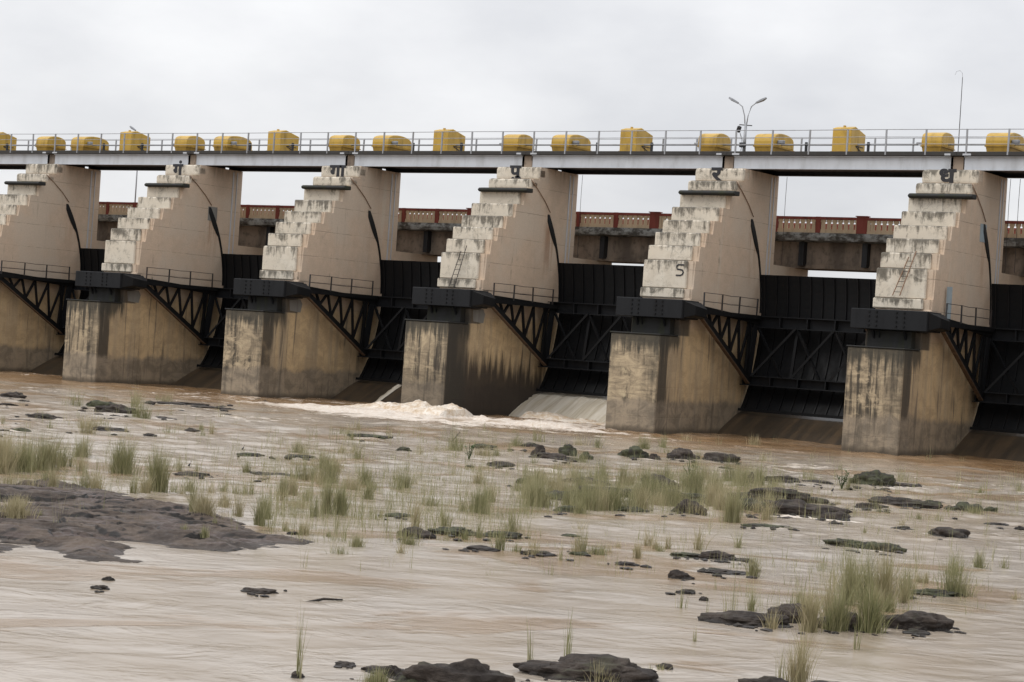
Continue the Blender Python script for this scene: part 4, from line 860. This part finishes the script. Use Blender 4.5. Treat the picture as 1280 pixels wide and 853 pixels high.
# photo x, waterline y, width, height, density 0-3, tone g/s
TUFTS = [(93,507,20,22,1,'g'),(168,509,14,28,1,'g'),(176,523,30,26,2,'g'),(197,501,10,12,1,'g'),(107,542,26,22,2,'s'),(63,536,12,14,1,'g'),(133,539,11,12,1,'s'),(158,540,10,11,1,'s'),(3,531,12,16,1,'g'),(228,539,20,11,1,'s'),(252,544,14,14,1,'g'),(265,542,14,22,1,'s'),
 (25,590,58,40,3,'g'),(56,588,48,42,3,'g'),(4,591,34,46,2,'s'),(82,584,22,28,2,'g'),(150,592,42,40,3,'g'),(197,615,24,50,3,'g'),(100,590,16,28,1,'s'),(222,589,16,24,1,'g'),(247,590,9,12,1,'g'),(308,591,14,22,2,'g'),(105,611,20,30,1,'g'),(64,614,16,28,2,'s'),(15,612,40,26,1,'s'),(36,613,36,24,1,'s'),(165,617,18,30,1,'g'),(265,617,16,22,1,'s'),(295,618,15,20,1,'g'),(325,601,12,12,1,'s'),
 (15,655,50,24,3,'s'),(50,652,13,10,1,'g'),(250,654,34,32,3,'s'),(240,648,16,44,1,'g'),(297,652,18,36,1,'s'),(322,663,14,36,1,'g'),(267,661,9,10,1,'g'),(228,676,13,13,3,'g'),(255,679,16,13,3,'g'),(20,640,40,16,2,'s'),(120,612,30,22,2,'s'),(60,610,34,24,2,'g'),(180,622,24,22,2,'s'),(330,655,26,30,2,'g'),(280,640,24,22,2,'s'),(380,668,26,20,2,'s'),(355,669,12,14,1,'s'),
 (372,567,24,22,2,'g'),(392,567,24,6,2,'g'),(425,567,17,16,2,'s'),(445,573,32,22,1,'g'),(525,568,13,15,1,'s'),(567,563,34,32,1,'g'),(637,565,10,14,1,'g'),(352,624,19,26,2,'g'),(352,632,22,20,1,'s'),(383,601,30,15,2,'s'),(413,603,30,30,2,'g'),(408,642,18,46,2,'g'),(428,643,22,36,2,'g'),(455,606,30,26,2,'g'),(455,622,26,14,1,'s'),(515,606,20,13,1,'s'),(495,600,22,10,1,'g'),(545,600,24,8,1,'g'),(600,641,36,34,2,'g'),(582,640,14,20,1,'g'),(520,660,15,46,1,'s'),(555,657,30,26,1,'g'),(583,674,14,15,2,'g'),(600,673,20,24,1,'g'),(625,687,18,34,1,'g'),(477,646,10,15,1,'s'),(326,664,14,36,1,'g'),(357,671,13,9,1,'g'),(412,671,13,14,1,'g'),(388,628,22,28,1,'g'),(640,668,22,34,1,'g'),(370,640,60,12,1,'s'),(440,646,60,8,1,'s'),
 (675,552,30,20,1,'g'),(745,561,18,22,1,'g'),(830,561,14,16,1,'g'),(667,580,11,18,1,'g'),(845,574,10,12,1,'g'),(873,572,14,14,1,'g'),(752,600,18,34,1,'g'),(675,634,38,38,2,'g'),(662,618,20,20,1,'g'),(702,620,34,30,2,'s'),(740,631,40,30,2,'g'),(766,637,42,34,2,'g'),(800,636,36,28,2,'s'),(842,632,36,30,2,'g'),(868,618,34,46,2,'g'),(892,632,30,34,2,'s'),(915,652,26,42,2,'g'),(722,641,30,18,2,'g'),(946,642,18,24,1,'s'),(958,626,28,22,1,'s'),(820,622,30,22,1,'g'),(780,612,30,18,1,'s'),
 (727,690,16,28,1,'g'),(810,682,24,24,1,'s'),(795,691,12,16,1,'s'),(836,686,14,26,1,'s'),(874,688,20,32,1,'s'),(923,686,14,24,1,'g'),(942,721,16,28,2,'g'),(760,690,18,14,1,'s'),
 (1008,601,18,22,1,'g'),(1060,612,26,20,1,'g'),(1127,602,26,20,1,'g'),(1050,588,9,12,1,'g'),(960,650,28,32,1,'s'),(1060,640,12,14,1,'s'),(1102,641,26,15,1,'g'),(1175,651,14,14,1,'g'),(1215,643,44,15,2,'g'),(1182,641,22,11,1,'g'),(1127,656,14,12,1,'s'),(1080,667,11,14,1,'g'),(1273,613,12,18,1,'g'),(1015,603,30,14,1,'g'),
 (1015,790,26,46,2,'s'),(1045,788,32,52,2,'g'),(1085,790,36,56,2,'g'),(1060,756,34,74,1,'g'),(1105,756,38,76,1,'s'),(1080,750,30,62,1,'g'),(1132,748,32,46,1,'g'),(1195,743,46,20,2,'g'),(1192,744,40,44,1,'g'),(1197,720,36,30,1,'g'),(965,786,16,34,1,'s'),(910,768,28,62,0,'g'),(940,764,16,34,1,'g'),(1000,856,36,66,1,'s'),(976,856,12,62,0,'g'),(825,838,11,15,1,'g'),(868,802,14,24,0,'g'),(1036,775,18,60,1,'s'),
 (470,856,44,24,2,'g'),(745,852,56,26,1,'s'),(722,846,30,16,1,'g'),(812,840,12,12,1,'g'),(710,826,34,62,0,'g'),(663,836,12,56,0,'g'),(375,848,14,74,0,'g'),(1070,812,10,40,0,'g'),(850,760,14,30,0,'g'),(700,700,12,20,0,'g')]
_r = np.random.default_rng(33)
for x0, x1, y0, y1, n_, hh in [(655,980,598,645,70,26),(980,1150,740,790,6,30),(1040,1140,700,755,5,40),(420,800,680,720,6,16),(1100,1270,690,750,5,22),(640,960,548,590,12,16),(335,480,585,650,12,24),(480,660,590,645,10,22),(0,100,572,600,8,34),(340,660,535,575,9,16),(960,1260,615,650,9,14),(640,980,660,700,8,20),(90,300,500,545,7,14),(180,330,590,625,5,20)]:
    for _ in range(n_): TUFTS.append((float(_r.uniform(x0, x1)), float(_r.uniform(y0, y1)), float(_r.uniform(14, 34)), hh*float(_r.uniform(.6, 1.25)), int(_r.integers(1, 3)), 'g' if _r.random() < .6 else 's'))
tl = unique_labels([(x, y, ('tall ' if h_ > 27 else 'low ' if h_ < 15 else '') + ('dense ' if d >= 3 else 'sparse ' if d == 0 else 'thin ' if d == 1 else 'full ') + ('green' if c == 'g' else 'straw-coloured')) for x, y, w_, h_, d, c in TUFTS], 'grass tuft')
for i, ((px, py, w_, h_, dn, tone), lab) in enumerate(zip(TUFTS, tl)):
    g = gpt(px, py); D = float((g-CAM) @ WX); ppm = F_PX/D; W_ = w_/ppm; H_ = h_/ppm*1.25
    area = w_*min(h_, 50); n = int({0:.012, 1:.13, 2:.30, 3:.46}[dn]*area + {0:6,1:12,2:24,3:40}[dn]); n = min(n, 750)
    bw = max(.011, D/F_PX*.38)
    parts = [blades(max(n, 22), W_*1.5, W_*1.2, H_, 100+i, bw, .42 if dn else .14, .75)]
    if dn and w_ > 8: parts.append(blades(max(4, n//6), W_*1.1, W_, H_*1.15, 900+i, bw*.8, .12, .3))
    o = obj('grass_tuft', grass_mesh('grass_tuft', parts), M['green'] if tone == 'g' else M['straw'], None, (float(g[0]), float(g[1]), .16 if (px < 380 and 618 < py < 692) else .0)); tag(o, lab, 'grass', 'grass tufts growing in the river')
# fine stray blades between the tufts
def stray():
    parts = []; r = np.random.default_rng(5)
    zones = [(0,340,560,620,260),(330,660,585,650,620),(330,660,640,680,260),(650,980,590,645,900),(330,660,540,590,240),(900,1280,600,650,260),(980,1160,700,790,60),(640,1280,655,720,90),(880,1240,700,770,60),(0,340,500,560,50),(350,1280,545,590,60),(0,300,640,670,20),(950,1280,600,660,40),(300,800,700,720,8)]
    for x0, x1, y0, y1, n in zones:
        for i in range(n):
            px, py = r.uniform(x0, x1), r.uniform(y0, y1); g = gpt(px, py); D = float((g-CAM) @ WX)
            V, q, s = blades(int(r.integers(3, 10)), .7, .7, r.uniform(.2, .85)*min(1.3, D/60+.4), int(r.integers(1e9)), max(.010, D/F_PX*.36), .25, .6); parts.append((V + np.array([g[0], g[1], 0]), q, s))
    return grass_mesh('grass', parts)
obj('grass', stray(), M['green'], None, kind='stuff')['label'] = 'scattered single grass blades standing in the shallows'

# leafy weeds
def weed(px, py, w_, h_, label, n=34):
    g = gpt(px, py); D = float((g-CAM) @ WX); ppm = F_PX/D; W_, H_ = w_/ppm, h_/ppm; r = random.Random(px)
    t_ = thing('leafy_weed', label, 'plant', (float(g[0]), float(g[1]), 0)); st = MB(); lf = MB()
    for i in range(5):
        a = r.uniform(0, 6.28); tip = Vector((math.cos(a)*W_*.4, math.sin(a)*W_*.3, H_*r.uniform(.6, 1))); st.tube([(0,0,0), tip*.5+Vector((0,0,.05)), tip], .02, 4, .008)
        for j in range(n//5):
            f = r.uniform(.25, 1); p = tip*f; b_ = r.uniform(0, 6.28); l_ = H_*r.uniform(.16, .3); d = Vector((math.cos(b_), math.sin(b_), r.uniform(-.1, .7))).normalized()*l_; s_ = d.cross(Vector((0,0,1))).normalized()*l_*.2
            lf.add([p, p+d*.45+s_, p+d, p+d*.45-s_], [(0,1,2,3)])
    obj('stem', st.mesh('stem'), M['leaf'], t_); me = bpy.data.meshes.new('foliage'); me.from_pydata(lf.v, [], lf.f); obj('foliage', me, M['leaf'], t_)
weed(586,576,24,26,'dark leafy weed standing among the ledges below the ladder pier')
weed(1052,612,28,26,'bushy green weed on the rocks in front of the rightmost pier', 60)
weed(862,600,24,24,'leafy weed among tall grass, in front of the pier marked 5', 40)

# birds resting on the rocks
def bird(px, py, h_, label, lift):
    g = gpt(px, py + 0); D = float((g-CAM) @ WX); H_ = h_/(F_PX/D); t_ = thing('water_bird', label, 'bird', (float(g[0]), float(g[1]), lift)); a = math.atan2(HR[1], HR[0]); t_.rotation_euler = (0,0,a)
    v = []; f = []; prof = [(-.50,.30,.02),(-.38,.34,.10),(-.15,.42,.19),(.02,.56,.17),(.08,.70,.10),(.08,.82,.065),(.12,.92,.085),(.20,.95,.06),(.24,.95,.022),(.40,.93,.008)]; m_ = 8
    for (x, z, r_) in prof:
        for k in range(m_): th = 2*math.pi*k/m_; v.append((x*H_*.6, math.cos(th)*r_*H_*.8, (z + math.sin(th)*r_)*H_))
    for i in range(len(prof)-1):
        for k in range(m_): f.append((i*m_+k, i*m_+(k+1) % m_, (i+1)*m_+(k+1) % m_, (i+1)*m_+k))
    b = MB(); b.add(v, f); obj('body', b.mesh('body', True), M['black'], t_)
    for s in (-1, 1): obj('leg', MB().tube([(-.02*H_, s*.06*H_, .30*H_), (.02*H_, s*.06*H_, 0)], .02*H_, 4).mesh('leg'), M['darkrail'], t_)
bird(237,590,9,'small dark bird standing on the flat rock left of mid river', .12)
bird(304,566,8,'small brown bird standing in the riffle right of the dotted-letter pier', .05)
bird(1041,622,9,'small dark bird on the rocks in front of the rightmost pier', .15)

# floating sticks
for i, (px, py, w_, a, lab) in enumerate([(380,752,46,.3,'dark submerged branch breaking the surface near the left foreground'),(555,535+18,20,1.1,'bent stick poking up from the riffle below the third pier')]):
    g = gpt(px, py); D = float((g-CAM) @ WX); L_ = w_/(F_PX/D); b = MB(); d = HR*math.cos(a*.3) + HF*.6
    b.tube([tuple(g+np.array([0,0,-.03])), tuple(g+d*L_*.5+np.array([0,0,.04])), tuple(g+d*L_+np.array([0,0,.02 if i == 0 else .5]))], .03, 5, .015)
    o = obj('branch', b.mesh('branch', True), M['rock'], None); tag(o, lab, 'branch')
print('objects', len(bpy.data.objects), 'tris', sum(len(o.data.polygons) for o in bpy.data.objects if o.type == 'MESH'))
